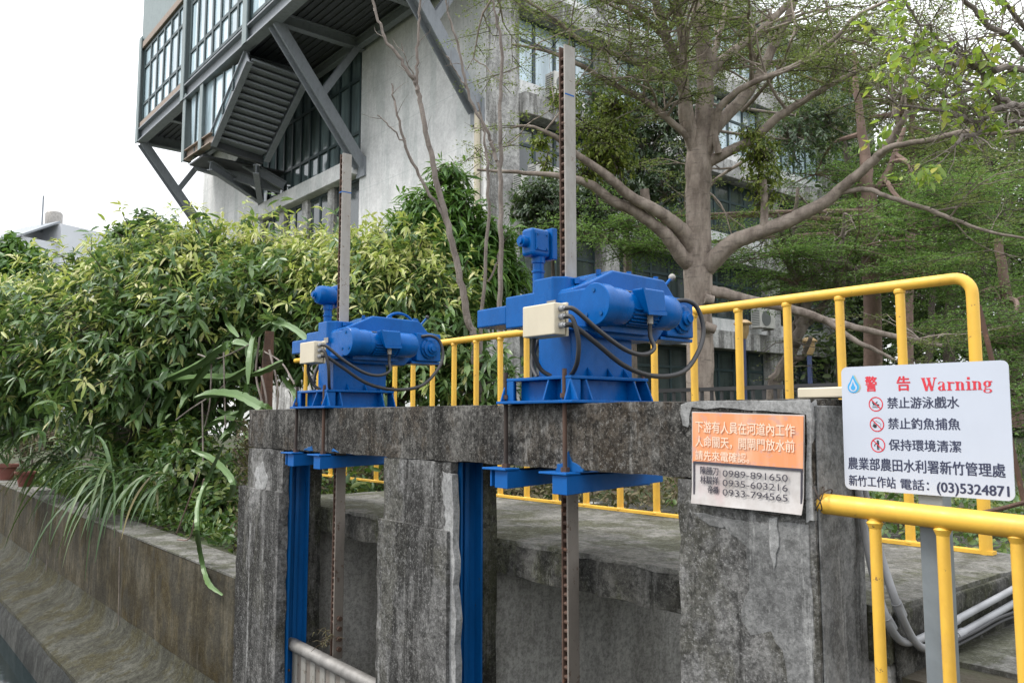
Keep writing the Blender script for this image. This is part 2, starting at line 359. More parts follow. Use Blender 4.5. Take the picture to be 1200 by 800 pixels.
# ================================================================== SLUICE FRAME (piers, beam, culvert)
YP = 2.05; BT = .585; BB = .345
sl = empty('concrete_sluice', 'dark stained concrete sluice with three piers and a top beam carrying blue hoists', 'sluice', (-3.1, 2.2, -2))
def pier(x0, x1, low, ztop, left_slot, right_slot, mat, lowmat=None):
    s0, s1 = 2.095, 2.225
    b = MB().box((x0, YP, -2.1), (x1, s0, ztop))
    a0 = x0 + (.07 if left_slot else 0); a1 = x1 - (.07 if right_slot else 0)
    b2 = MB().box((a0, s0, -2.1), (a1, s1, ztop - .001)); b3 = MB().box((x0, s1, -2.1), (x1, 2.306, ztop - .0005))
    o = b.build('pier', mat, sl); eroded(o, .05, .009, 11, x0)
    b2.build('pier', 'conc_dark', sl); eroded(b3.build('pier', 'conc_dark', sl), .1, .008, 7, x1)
    if low is not None:
        o = MB().box((x0 - .012 - (.09 if not left_slot else 0), YP - .022, -2.1), (x1 + .004, s0 - .02, low)).build('pier_base', mat, sl); eroded(o, .05, .009, 11, x1)
pier(-5.117, -4.59, .10, BB, False, True, 'conc')
pier(-3.445, -2.885, .055, BB, True, True, 'conc')
o = MB().box((-1.66, YP, -2.1), (-1.19, 2.306, BB)).build('pier', 'conc', sl); eroded(o, .045, .009, 11, 5)
o = MB().box((-5.12, YP - .003, BB), (-1.19, 2.40, BT)).build('beam', 'conc_beam', sl); eroded(o, .045, .008, 11, 2)
# patch of pale cement render on the sign pier, with torn outline
def patch(name, pts, mat, t=.006, y=YP):
    b = MB(); q = [tuple(at_y(px, py, y)[[0, 2]]) for px, py in pts]; b.prism(q, 1, y - t, y + .03); return b.build(name, mat, sl, bevel=.003)
def rag(pts, k=3, amp=2.2):
    out = []
    for i, p in enumerate(pts):
        q = pts[(i + 1) % len(pts)]
        for j in range(k):
            t = j / k; a = 0 if j == 0 else amp
            out.append((p[0] + (q[0] - p[0]) * t + random.uniform(-a, a), p[1] + (q[1] - p[1]) * t + random.uniform(-a, a)))
    return out
patch('render_patch', rag([(812, 600), (850, 607), (880, 612), (905, 612), (948, 615), (953, 700), (955, 806), (925, 806), (920, 775), (904, 740), (880, 745), (866, 722), (878, 690), (874, 640), (850, 618), (832, 616)]), 'conc_light', .002)
patch('render_patch', rag([(799, 474), (816, 470), (950, 468), (952, 500), (955, 610), (946, 612), (946, 486), (880, 481), (812, 477), (808, 500), (801, 498)], 4, 1.6), 'mortar', .006)
MB().box((-1.1895, 2.06, -2.1), (-1.183, 2.295, BT - .02)).build('side_render', 'conc_light', sl, bevel=.003)
patch('edge_break', rag([(519, 552), (530, 556), (531, 640), (533, 700), (534, 806), (514, 806), (516, 740), (521, 700), (515, 660), (523, 610), (520, 580)], 4, 2.2), 'mortar', .0025)
patch('lime_bloom', rag([(300, 548), (308, 540), (313, 556), (311, 572), (304, 578), (299, 565)], 3, 2.5), 'mortar', .002)
patch('lime_bloom', rag([(846, 512), (850, 640)][:0] + [(902, 606), (912, 606), (914, 640), (908, 668), (903, 640)], 3, 1.5), 'mortar', .006)
# blue paint run where the hoist was painted in place
for pts in (rag([(652, 551), (655, 543), (664, 540), (667, 528), (671, 541), (681, 547), (684, 553)], 4, 1.2), rag([(356, 527), (360, 525), (366, 522), (367, 528)], 3, .7), rag([(389, 529), (391, 525), (397, 530)], 3, .7)):
    patch('paint_smear', pts, 'blue_old', .0045, YP - .003)
# culvert behind the gates
for x0, x1, y1 in ((-5.2, -4.72, 4.9), (-3.40, -2.95, 3.75), (-1.62, -1.135, 4.9)):
    MB().box((x0, 2.33, -2.1), (x1, y1, -.157)).build('culvert_wall', 'culvert', sl, bevel=.03)
MB().box((-5.2, 4.3, -2.1), (-1.13, 5.15, -.16)).build('culvert_wall', 'conc_dark', sl)
rub = MB()
for _ in range(420):
    p = np.array([random.uniform(-4.6, -1.7), 4.29 + random.uniform(-.01, .02), random.uniform(-2, -.2)])
    rub.ball(p, random.uniform(.03, .08), 6)
rub.build('rubble_facing', 'stone', sl, smooth=True)
o = MB().box((-5.3, 2.312, -.155), (-1.13, 3.62, 0)).build('walkway_slab', 'deck', sl); eroded(o, .1, .012, 5, 9)
o = MB().box((-5.3, 2.296, -.152), (-1.135, 2.31, -.012)).build('slab_edge', 'conc_dark', sl); eroded(o, .06, .02, 9, 4)

stp = empty('concrete_step', 'lower concrete step beside the walkway slab, carrying grey conduits', 'step', (-.4, 3, -.6))
o = MB().box((-1.127, 2.56, -2.1), (1.2, 6, -.172)).build('step_block', 'deck', stp); eroded(o, .12, .012, 5, 3)
o = MB().box((-1.12, 2.535, -2.1), (1.2, 2.558, -.185)).build('step_face', 'conc_dark', stp); eroded(o, .1, .02, 6, 6)
MB().box((-1.129, 2.33, -2.1), (-1.112, 6, -.012)).build('slab_side', 'conc_dark', stp, bevel=.01)

tag(MB().box(tuple(at_y(943, 466, 2.22) * (1, 0, 0) + (0, 2.18, BT + .004)), (-1.0, 2.29, BT + .034)).build('cap_block', 'cream', None, bevel=.004), 'small cream slab lying on the pier top behind the white warning sign', 'slab')

# ================================================================== canal retaining wall
rw = empty('retaining_wall', 'brown algae-stained concrete canal wall running away below the bushes', 'retaining wall', (-10, 2.1, -1.9))
o = MB().box((-40, YP, -1.39), (-5.21, 2.32, -.50)).build('wall_face', 'algae', rw); eroded(o, .16, .012, 3, 8)
o = MB().box((-40, YP + .001, -.50), (-5.21, 2.36, -.487)).build('coping', 'deck', rw)
o = MB().prism([(2.047, -1.20), (2.02, -1.31), (1.95, -1.38), (1.84, -1.425), (1.70, -1.46), (1.57, -1.51), (1.55, -2.1), (2.047, -2.1)], 0, -40, -4.9).build('footing', 'ledge', rw); eroded(o, .09, .022, 5, 1)
o = MB().prism([(1.568, -1.53), (1.535, -1.6), (1.49, -2.1), (1.568, -2.1)], 0, -40, -4.9).build('lower_footing', 'ledge_dark', rw); eroded(o, .2, .03, 3, 12)

# ================================================================== gates, racks, guides
def rack(parent, xr, z0, zs, z1, teeth_z0):
    y0, y1 = 2.2, 2.258
    MB().box((xr - .009, y0, zs), (xr, y1, z1)).build('rack_plate', 'galv', parent, bevel=.0015)
    MB().box((xr - .009, y0, z0), (xr, y1, zs)).build('rack_plate', 'galv_low', parent, bevel=.0015)
    MB().box((xr - .038, y0, z0), (xr - .031, y1, z1)).build('rack_plate', 'rust', parent, bevel=.0015)
    MB().box((xr - .031, y0 + .026, z0), (xr - .009, y1 - .004, z1 - .01)).build('rack_web', 'rustdark', parent)
    t = MB(); z = teeth_z0
    while z < z1 - .02:
        t.cyl((xr - .033, y0 + .011, z), (xr - .007, y0 + .011, z), .0085, 8); z += .034
    t.build('rack_teeth', 'rust', parent, smooth=True)
XA, XB = -4.205, -2.315
ga = empty('sluice_gate', 'steel sluice gate with round top pipe on a tall rack, under the smaller-looking far hoist', 'sluice gate', (-4.1, 2.2, -1.9))
rack(ga, XA, -.80, .5, 2.08, -.6)
MB().box((XA - .0385, 2.199, at_y(405, 222, 2.2)[2] - .006), (XA + .0005, 2.2585, at_y(405, 222, 2.2)[2])).build('paint_mark', 'blue', ga)
MB().cyl((-4.66, 2.15, -.79), (-3.40, 2.15, -.80), .036, 20).build('top_pipe', 'stainless', ga, smooth=True)
MB().box((-4.66, 2.157, -2.05), (-3.38, 2.18, -.80)).build('gate_leaf', 'galv_low', ga)
for i in range(11):
    x = -4.62 + i * .118
    MB().box((x, 2.15, -2.05), (x + .062, 2.165, -.815)).build('stiffener', 'ribsteel', ga, bevel=.006)
bl = MB()
for i in range(4): bl.cyl((-4.60, 2.12, -.93 - .16 * i), (-4.60, 2.128, -.93 - .16 * i), .008, 8)
for i in range(4): bl.cyl((XA, 2.23, -.58 - .055 * i), (XA + .02, 2.23, -.58 - .055 * i), .014, 8)
bl.build('bolts', 'rust', ga, smooth=True)
dt = MB()
for i in range(34):
    p = np.array([XA + random.gauss(-.02, .03), 2.17 + random.gauss(0, .025), -.73 + abs(random.gauss(0, .05))]); q = p + np.array([random.gauss(0, .035), random.gauss(0, .03), random.gauss(0, .02)])
    dt.tube([p, (p + q) / 2 + (0, 0, .012), q], [.003, .0025, .001], 4)
tag(dt.build('debris', 'l_dead', None), 'dry twigs and weed caught on the gate pipe at the rack foot', 'debris', kind='stuff')
gb = empty('lifting_rack', 'tall toothed steel lifting rack rising through the larger near hoist', 'lifting rack', (XB, 2.23, -1.9))
rack(gb, XB, -1.9, .58, 2.05, -1.88)
MB().box((XB - .0005, 2.199, at_y(664, 108, 2.2)[2] - .006), (XB + .0005, 2.25, at_y(664, 108, 2.2)[2])).build('paint_mark', 'blue', gb)

def guide(x, label):
    g = empty('gate_guide', label, 'gate guide', (x, 2.16, -1.9), 'blue gate guides')
    MB().box((x - .052, 2.099, -2.1), (x - .044, 2.221, BB - .005)).build('web', 'blue_old', g)
    MB().box((x - .06, 2.098, -2.1), (x + .012, 2.106, BB - .004)).build('flange', 'blue_old', g)
    MB().box((x - .06, 2.214, -2.1), (x + .004, 2.222, BB - .004)).build('flange', 'blue_old', g)
    MB().box((x - .044, 2.15, -2.1), (x - .03, 2.175, BB - .006)).build('seal_strip', 'blue_old', g, bevel=.004)
guide(-4.59, 'blue steel guide channel lining the leftmost pier beside the sluice gate')
guide(-2.885, 'blue steel guide channel lining the middle pier beside the bare lifting rack')

def clamp(xr, s, label):
    xc = xr + .168 * s
    c = empty('clamp_channel', label, 'clamp channel', (xc, 2.2, .30), 'blue clamp channels under the beam')
    MB().box((xc - .05 + .03 * (s > 0), 1.99, .268), (xc - .042 + .03 * (s > 0), 2.50, .330)).build('channel_web', 'blue_bright', c)
    if s > 0: MB().box((xc - .022, 1.985, .262), (xc + .055, 1.989, .330)).build('end_plate', 'blue_bright', c, bevel=.002)
    MB().prism([(1.99, .262), (2.50, .284), (2.50, .3301), (1.99, .3301)], 0, xc - .022, xc + .055).build('channel', 'blue_bright', c, bevel=.002)
    MB().box((xc - .085, 1.975, .331), (xc + .06, 2.048, .339)).build('bearing_plate', 'blue_bright', c, bevel=.002)
    for y in (2.028, 2.455):
        r = MB().cyl((xc, y, .32), (xc, y, BT + .125), .0085, 10).build('threaded_rod', 'rust' if s > 0 else 'rustdark', c, smooth=True)
        MB().cyl((xc, y, .339), (xc, y, .355), .017, 6).cyl((xc, y, BT + .020), (xc, y, BT + .036), .017, 6).build('nut', 'rust' if y < 2.1 else 'blue', r)
for xr, n in ((XA, 'smaller-looking far hoist'), (XB, 'larger near hoist')):
    clamp(xr, 1, f'blue channel under the beam, right of the rack, below the {n}')
    clamp(xr, -1, f'blue channel under the beam, left of the rack, below the {n}')

# ================================================================== GATE HOISTS
def hoist(xr, label, variant):
    O = np.array([xr, 2.2, BT]); h = empty('gate_hoist', label, 'gate hoist', O, 'blue electric gate hoists')
    def W(*p): return tuple(O + np.array(p))
    def bx(b, a, c): return b.box(W(*a), W(*c))
    # base: flanged frame with raking gussets
    b = MB(); bx(b, (-.19, -.205, .0), (.24, .29, .011)); bx(b, (-.168, -.175, .088), (.205, .245, .1)); bx(b, (-.125, -.13, .011), (.165, .20, .088))
    for x in (-.168, .08, .195):
        b.prism([(O[1] - .2, O[2] + .011), (O[1] - .172, O[2] + .088), (O[1] - .12, O[2] + .088), (O[1] - .12, O[2] + .011)], 1 - 1, O[0] + x - .004, O[0] + x + .004)
    for y in (-.17, -.095, .165, .235):
        b.prism([(O[0] + .236, O[2] + .011), (O[0] + .202, O[2] + .088), (O[0] + .15, O[2] + .088), (O[0] + .15, O[2] + .011)], 1, O[1] + y - .004, O[1] + y + .004)
    b.prism([(O[0] - .186, O[2] + .011), (O[0] - .165, O[2] + .088), (O[0] - .12, O[2] + .088), (O[0] - .12, O[2] + .011)], 1, O[1] - .174, O[1] - .165)
    b.build('base_frame', 'blue', h, bevel=.0025)
    b = MB(); bx(b, (-.055, -.10, .1), (.13, .235, .29)); 
    for y in (-.02, .09, .18): b.prism([(O[0] + .13, O[2] + .1), (O[0] + .13, O[2] + .14), (O[0] + .165, O[2] + .1)], 1, O[1] + y, O[1] + y + .008)
    b.build('pedestal', 'blue', h, bevel=.006)
    # gear housing: raked front, sloping tail
    b = MB(); b.prism([(O[1] + y, O[2] + z) for y, z in ((-.065, .275), (-.065, .44), (.03, .475), (.16, .535), (.475, .529), (.54, .462), (.605, .456), (.605, .285), (.40, .275))], 0, O[0] - .115, O[0] + .105)
    b.build('gear_housing', 'blue', h, bevel=.009, seg=3)
    b = MB(); b.prism([(O[1] + y, O[2] + z) for y, z in ((-.07, .27), (-.07, .432), (.30, .432), (.38, .40), (.38, .30), (.33, .25), (.02, .25))], 0, O[0] - .05, O[0] + .178)
    b.build('lower_gearbox', 'blue', h, bevel=.008, seg=3)
    b = MB(); bx(b, (.0, .40, .268), (.14, .61, .282)); b.build('tail_plate', 'blue', h, bevel=.002)
    bx(MB(), (.09, .425, .284), (.155, .598, .45)).build('clutch_housing', 'blue', h, bevel=.006)
    lid = MB()
    for y, z in ((.30, .537), (.47, .535), (.12, .525), (.0, .478)): lid.cyl(W(.06, y, z - .01), W(.06, y, z + .013), .011, 6)
    for y, z in ((-.01, .44),): lid.cyl(W(.14, y, z - .02), W(.14, y, z + .006), .01, 6)
    lid.build('cover_bolts', 'blue', h)
    # rack tower with stiffening rib
    b = MB(); b.prism([(O[0] + x, O[1] + y) for x, y in ((-.10, -.085), (.01, -.085), (.05, -.045), (.05, .09), (-.10, .09))], 2, O[2] + .27, O[2] + .495)
    b.build('rack_tower', 'blue', h, bevel=.006)
    MB().prism([(O[1] - .06, O[2] + .432), (O[1] + .075, O[2] + .495), (O[1] + .09, O[2] + .495), (O[1] + .09, O[2] + .432)], 0, O[0] + .05, O[0] + .058).build('rib', 'blue', h)
    MB().cyl(W(.05, .02, .46), W(.066, .02, .46), .012, 8).build('plug', 'blue', h)
    # stepped arm and limit switch
    b = MB(); bx(b, (-.315, -.055, .318), (-.09, .09, .452)); b.build('gear_arm', 'blue', h, bevel=.006)
    b = MB(); bx(b, (-.515, -.054, .338), (-.314, .085, .418)); b.build('gear_arm', 'blue', h, bevel=.006)
    b = MB(); b.prism([(O[0] - .15, O[2] + .435), (O[0] - .11, O[2] + .49), (O[0] - .09, O[2] + .49), (O[0] - .09, O[2] + .435)], 1, O[1] - .03, O[1] + .05); b.build('rib', 'blue', h)
    st = MB().lathe(W(-.19, .02, 0), [(.024, .44), (.024, .545), (.028, .548), (.028, .556), (.024, .558), (.024, .585), (.029, .588), (.029, .612), (.034, .618)], 2, 20).build('limit_switch_stem', 'blue', h, smooth=True)
    hd = MB(); 
    if variant == 0: hd.box(W(-.225, -.045, .612), W(-.155, .06, .728))
    else: hd.lathe(W(-.19, .0, .672), [(.02, -.065), (.05, -.05), (.057, -.03), (.057, .03), (.052, .055), (.03, .068)], 1, 20)
    s = hd.build('limit_switch', 'blue', h, bevel=.014 if variant == 0 else .002, seg=3, smooth=variant == 1)
    bx(MB(), (-.235, .06, .605), (-.145, .088, .738)).build('switch_flange', 'blue', s, bevel=.004)
    MB().cyl(W(-.195, -.044, .672), W(-.195, -.072, .672), .024, 20).cyl(W(-.195, -.07, .672), W(-.195, -.082, .672), .014, 16).build('switch_knob', 'blue', s, smooth=True)
    bx(MB(), (-.156, -.026, .635), (-.150, .042, .71)).build('cover_plate', 'blue', s, bevel=.002)
    sb = MB()
    for y in (-.018, .034):
        for z in (.643, .702): sb.cyl(W(-.152, y, z), W(-.146, y, z), .005, 6)
    sb.build('cover_screws', 'blue_old', s)
    # motor
    mx, mz = .235, .362
    mo = MB().lathe(W(mx, 0, mz), [(.060, .05), (.060, .30), (.058, .31)], 1, 32).build('motor', 'blue', h, smooth=True)
    MB().lathe(W(mx, 0, mz), [(.076, -.085), (.079, -.082), (.079, -.03), (.072, -.026), (.072, .03), (.068, .035), (.068, .058)], 1, 40).build('end_cover', 'blue', mo, smooth=True)
    MB().lathe(W(mx, 0, mz), [(.067, .222), (.070, .226), (.070, .33), (.064, .345), (.03, .352)], 1, 36).build('fan_cover', 'blue', mo, smooth=True)
    f = MB()
    for k in range(13):
        a = math.pi * (1.05 + .9 * k / 12); c, s2 = math.cos(a), math.sin(a)
        f.bar(W(mx + .064 * c, .07, mz + .064 * s2), W(mx + .064 * c, .215, mz + .064 * s2), .012, .004, (-s2, 0, c))
    f.build('cooling_fins', 'blue', mo)
    for a in (1.57, 3.9, 5.5):
        MB().cyl(W(mx + .052 * math.cos(a), -.081, mz + .052 * math.sin(a)), W(mx + .052 * math.cos(a), -.089, mz + .052 * math.sin(a)), .008, 8).build('cover_bolt', 'blue_old', mo)
    b = MB(); b.prism([(O[1] + y, O[2] + z) for y, z in ((.085, .43), (.21, .43), (.215, .345), (.115, .335))], 0, O[0] + mx + .03, O[0] + mx + .09)
    tb = b.build('terminal_box', 'blue', mo, bevel=.008, seg=3)
    b = MB(); b.prism([(O[1] + y, O[2] + z) for y, z in ((.08, .428), (.09, .428), (.122, .342), (.215, .348), (.215, .334), (.112, .33))], 0, O[0] + mx + .088, O[0] + mx + .094); b.build('lid_rim', 'blue', tb)
    if variant == 0 or True: MB().cyl(W(mx + .06, .155, .335), W(mx + .06, .155, .30), .012, 12).build('cable_gland', 'galv', tb, smooth=True)
    MB().prism([(O[1] + y, O[2] + z) for y, z in ((.055, .427), (.10, .425), (.10, .422), (.055, .424))], 0, O[0] + mx - .01, O[0] + mx + .02).build('name_plate', 'galv', mo)
    MB().box(W(-.02, -.0875, .37), W(.03, -.0845, .40)).build('rating_plate', 'galv', h)
    MB().box(W(mx - .07, -.03, .27), W(mx - .02, .26, .40)).build('motor_mount', 'blue', mo)
    # clutch flange and hand lever on the tail
    fl = MB().lathe(W(.155, .515, .36), [(.062, 0), (.062, .01), (.05, .014), (.05, .024), (.03, .028), (.03, .04), (.018, .044), (.018, .052)], 0, 28).build('clutch_flange', 'blue', h, smooth=True)
    fb = MB()
    for k in range(6):
        a = k * math.pi / 3; fb.cyl(W(.163, .515 + .055 * math.cos(a), .36 + .055 * math.sin(a)), W(.172, .515 + .055 * math.cos(a), .36 + .055 * math.sin(a)), .006, 6)
    fb.build('flange_bolts', 'blue_old', fl)
    if variant == 0:
        lv = MB().tube([W(.06, .475, .47), W(.08, .545, .545)], [.008, .006], 10).build('hand_lever', 'blue', h, smooth=True)
        MB().ball(W(.082, .552, .552), .0155).build('lever_knob', 'galv', lv, smooth=True)
    else:
        MB().tube([W(.03, .28 + .10 * (1 - math.cos(a)), .50 + .075 * math.sin(a)) for a in np.linspace(0, math.pi, 14)], .008, 8).build('carry_loop', 'blue', h, smooth=True)
        lv = MB().tube([W(.0, .50, .46), W(.03, .575, .56)], [.008, .006], 10).build('hand_lever', 'blue', h, smooth=True)
        MB().ball(W(.031, .58, .566), .013).build('lever_knob', 'rubber', lv, smooth=True)
        MB().cyl(W(-.02, .525, .455), W(-.02, .525, .545), .008, 8).cyl(W(-.04, .525, .545), W(.0, .525, .545), .012, 10).build('oil_cap', 'blue', h, smooth=True)
    # junction box, glands and cables
    jb = bx(MB(), (.03, -.255, .242), (.205, -.20, .357)).build('junction_box', 'cream', h, bevel=.005, seg=3)
    bx(MB(), (.026, -.199, .238), (.209, -.187, .361)).build('box_back', 'cream', jb, bevel=.004)
    bx(MB(), (.06, -.187, .27), (.18, -.06, .285)).build('bracket', 'blue', jb)
    gz = (.335, .306, .275)
    for z in gz: MB().cyl(W(.205, -.226, z), W(.226, -.226, z), .011, 12).cyl(W(.226, -.226, z), W(.236, -.226, z), .008, 10).build('cable_gland', 'pvc', jb, smooth=True)
    def cable(pts, r=.0085): MB().tube(spline([W(*p) for p in pts], 9), r, 10).build('cable', 'rubber', h, smooth=True)
    cable([(.23, -.226, gz[0]), (.27, -.215, .325), (.31, -.13, .25), (.33, -.02, .19), (.335, .07, .178), (.325, .14, .205), (mx + .06, .155, .255), (mx + .06, .155, .32)])
    cable([(.23, -.226, gz[1]), (.262, -.22, .295), (.275, -.205, .22), (.255, -.19, .15), (.21, -.165, .115), (.17, -.14, .104)])
    cable([(.23, -.226, gz[2]), (.25, -.20, .27), (.275, -.12, .215), (.29, .02, .135), (.28, .2, .105), (.27, .38, .13), (.255, .50, .22), (.24, .555, .31), (.22, .545, .40), (.20, .50, .432), (.15, .46, .43)], .0095)
    cable([(.045, -.21, .245), (.03, -.2, .19), (.035, -.17, .13), (.06, -.14, .102)])
    cable([(-.06, -.06, .32), (-.075, -.10, .22), (-.07, -.12, .15), (-.03, -.13, .102)], .009)
hoist(XB, 'larger blue motorised gate hoist with a square box-shaped limit switch, at the near end', 0)
hoist(XA, 'blue motorised gate hoist with rounded limit switch and loop handle, farther off near the bushes', 1)

# ================================================================== yellow railings
rl = empty('yellow_railing', 'long yellow tube railing along the back edge of the walkway with rounded end', 'railing', (-3.5, 3.5, 0))
xe = -1.312
top = [(-7.6, 3.5, 1.1), (xe - .07, 3.5, 1.1)] + [(xe - .07 + .07 * math.sin(a), 3.5, 1.1 - .07 + .07 * math.cos(a)) for a in np.linspace(.2, math.pi / 2, 7)] + [(xe, 3.5, 0.0)]
MB().tube(top, .0235, 16).build('top_rail', 'yellow', rl, smooth=True)
for i in range(22):
    x = -1.6 - .2745 * i
    if i == 17: continue
    x += random.uniform(-.004, .004); po_ = MB().cyl((x, 3.5, .0), (x + random.uniform(-.004, .004), 3.5, 1.085), .0195, 12).build('post', 'yellow', rl, smooth=True)
    MB().lathe((x, 3.5, 1.062), [(.0200, 0), (.0235, .006), (.024, .016), (.021, .022)], 2, 12).build('weld', 'yellow', po_)
    MB().lathe((x, 3.5, .012), [(.026, 0), (.0245, .006), (.0200, .012)], 2, 12).build('foot_weld', 'yellow', po_)
MB().box((-7.6, 3.478, .002), (xe + .03, 3.522, .016)).build('bottom_rail', 'yellow', rl)
fr = empty('yellow_railing', 'short yellow tube railing in front of the grey sign post, fixed to the pier', 'railing', (-.6, 2.08, -.9))
MB().tube([(-1.205, 2.085, .300), (-1.17, 2.085, .299), (-.7, 2.08, .285), (.3, 2.07, .25)], [.0275] * 4, 18).build('top_rail', 'yellow', fr, smooth=True)
for px in (1026.5, 1105.5, 1192.5, 1290, 1400, 1525):
    x = at_y(px, 640, 2.08)[0]; po_ = MB().cyl((x, 2.08, -1.2), (x + .0, 2.08, .275), .0148, 14).build('post', 'yellow', fr, smooth=True); MB().lathe((x, 2.08, .248), [(.0150, 0), (.0175, .006), (.021, .014), (.016, .02)], 2, 14).build('weld', 'yellow', po_, smooth=True)
wr = MB()
for k in range(3):
    wr.tube([(-1.196 + .02 * math.cos(a + k) * 1.6, 2.085 + .034 * math.sin(a) - .01 * k, .305 + .034 * math.cos(a) + .006 * k) for a in np.linspace(0, 6.6, 22)], .0018, 5)
wr.tube([(-1.195, 2.05, .30), (-1.23, 2.04, .315), (-1.26, 2.045, .33), (-1.30, 2.043, .325)], .0016, 5).tube([(-1.195, 2.05, .31), (-1.24, 2.04, .29), (-1.3, 2.042, .26), (-1.36, 2.043, .262)], .0014, 5)
wr.build('tie_wire', 'rustdark', fr)

# ================================================================== conduits
for k, (pts, lab, r) in enumerate((
    ([(1006, 540), (1016, 590), (1032, 650), (1050, 705), (1066, 742), (1080, 758), (1098, 757), (1120, 745), (1187, 707), (1240, 676)], 'grey plastic conduit bending along the step, nearer to the edge', .0115),
    ([(1004, 560), (1013, 620), (1024, 675), (1038, 722), (1052, 747), (1066, 752), (1085, 745), (1113, 730), (1187, 690), (1240, 660)], 'grey plastic conduit bending along the step, tight against the slab', .0112))):
    c = empty('grey_conduit', lab, 'conduit', at_x(1080, 755, -1.08), 'grey conduits beside the pier')
    w = [at_x(px, py, (-1.172 if i == 0 else -1.162 if i == 1 else -1.135 if i == 2 else -1.085) - .012 * k * (i > 2)) for i, (px, py) in enumerate(pts)]
    MB().tube(spline(w, 8), r, 14).build('pipe', 'pvc', c, smooth=True)
    for i in (3, 7): MB().cyl(w[i] + (w[i + 1] - w[i]) * .0, w[i] + unit(w[i + 1] - w[i]) * .05, r + .003, 14).build('coupling', 'pvc', c, smooth=True)
for dx in (0, 4):
    w = [at_x(px + dx, py + dx * .8, -1.07) for px, py in ((1105, 758), (1118, 752), (1145, 738), (1170, 724), (1200, 712), (1240, 690))]
    tag(MB().tube(spline(w, 6), .005, 8).build('black_cable', 'rubber', None, smooth=True), 'thin black cable lying beside the grey conduits on the step', 'cable', 'black cables on the step')
w = [at_y(px, py, 3.75) for px, py in ((1147, 358), (1162, 420), (1186, 524), (1201, 592))]
tag(MB().tube(w, .011, 8).build('rebar_rod', 'rust', None, smooth=True), 'rusty reinforcing bar leaning steeply beside the railing end post', 'rebar')
w = [at_y(px, py, 3.3) for px, py in ((1140, 603), (1172, 596), (1210, 586))]
tag(MB().tube(w, .008, 8).build('rebar_rod', 'rust', None, smooth=True), 'rusty bar lying low and nearly level below the warning sign', 'rebar')

# ================================================================== SIGNS
def text_obj(s, parent, O, X, Y, box, mat, bold=.0, name='lettering', lift=.0006, shear=0):
    """text fitted to box (u0, v0, u1, v1) on the panel with corner O and unit axes X, Y"""
    cu = bpy.data.curves.new(name, 'FONT'); cu.body = s; cu.size = 1;  cu.shear = shear; cu.resolution_u = 3
    t = bpy.data.objects.new(name, cu); COL.objects.link(t)
    dg = bpy.context.evaluated_depsgraph_get(); me = bpy.data.meshes.new_from_object(t.evaluated_get(dg))
    bpy.data.objects.remove(t)
    co = np.empty(len(me.vertices) * 3); me.vertices.foreach_get('co', co); co = co.reshape(-1, 3)
    lo, hi = co.min(0), co.max(0); u0, v0, u1, v1 = box
    u = u0 + (co[:, 0] - lo[0]) / (hi[0] - lo[0]) * (u1 - u0); v = v0 + (co[:, 1] - lo[1]) / (hi[1] - lo[1]) * (v1 - v0)
    if bold:
        nv = len(u); me2 = MB(); fs = [tuple(f.vertices) for f in me.polygons]; bpy.data.meshes.remove(me); e = bold * (v1 - v0); Z = np.cross(X, Y)
        for k, (du, dv) in enumerate(((-e, 0), (e, 0), (0, e * .6), (0, -e * .6))): me2.add(O + (u + du)[:, None] * X + (v + dv)[:, None] * Y + (lift + k * 4e-6) * Z, fs)
        return me2.build(name, mat, parent)
    Z = np.cross(X, Y); P = O + u[:, None] * X + v[:, None] * Y + lift * Z - origin(parent)
    me.vertices.foreach_set('co', P.ravel()); me.update(); me.materials.clear(); me.materials.append(M[mat])
    return link(name, me, parent)
class Flat:
    """flat printed shapes on a panel"""
    def __init__(s, O, X, Y): s.O, s.X, s.Y, s.Z = O, X, Y, np.cross(X, Y); s.b = MB(); s.k = 0
    def poly(s, pts, lift=.0006):
        s.k += 1; s.b.add([s.O + s.X * u + s.Y * v + s.Z * (lift + s.k * 2e-6) for u, v in pts], [tuple(range(len(pts)))]); return s
    def line(s, p, q, w, **k):
        p, q = np.array(p), np.array(q); d = (q - p) / np.linalg.norm(q - p); n = np.array([-d[1], d[0]]) * w / 2
        return s.poly([p - n, q - n, q + n, p + n], **k)
    def arc(s, c, r, a0, a1, w, n=28, ry=None, **k):
        ry = ry or r
        def e(a, dr): return (c[0] + (r + dr) * math.cos(a), c[1] + (ry + dr) * math.sin(a))
        for i in range(n):
            a, b = a0 + (a1 - a0) * i / n, a0 + (a1 - a0) * (i + 1) / n
            s.k -= 1; s.poly([e(a, -w / 2), e(b, -w / 2), e(b, w / 2), e(a, w / 2)], **k)
        s.k += 1; return s
    def build(s, name, mat, parent): return s.b.build(name, mat, parent)

ys = 2.108
TL, TR, BR, BL = [at_y(px, py, ys) for px, py in ((984, 431), (1181, 421), (1190, 588), (992, 572))]
ws = empty('warning_sign', 'white rectangular warning board with red heading on a grey post', 'warning sign', ((TL + TR + BL + BR) / 4 * (1, 1, 0) + (0, .03, -1.2)))
X = unit((TR - TL) + (BR - BL)); Yv = (TL - BL) + (TR - BR); Yv = unit(Yv - X * (Yv @ X)); Zv = np.cross(X, Yv)
cen = (TL + TR + BL + BR) / 4; w_, h_ = (np.linalg.norm(TR - TL) + np.linalg.norm(BR - BL)) / 2, (np.linalg.norm(TL - BL) + np.linalg.norm(TR - BR)) / 2
O = cen - X * w_ / 2 - Yv * h_ / 2
print('sign size', w_, h_)
rr = .016; outl = []
for cx, cy, a0 in ((w_ - rr, rr, -90), (w_ - rr, h_ - rr, 0), (rr, h_ - rr, 90), (rr, rr, 180)):
    outl += [(cx + rr * math.cos(math.radians(a0 + 15 * k)), cy + rr * math.sin(math.radians(a0 + 15 * k))) for k in range(7)]
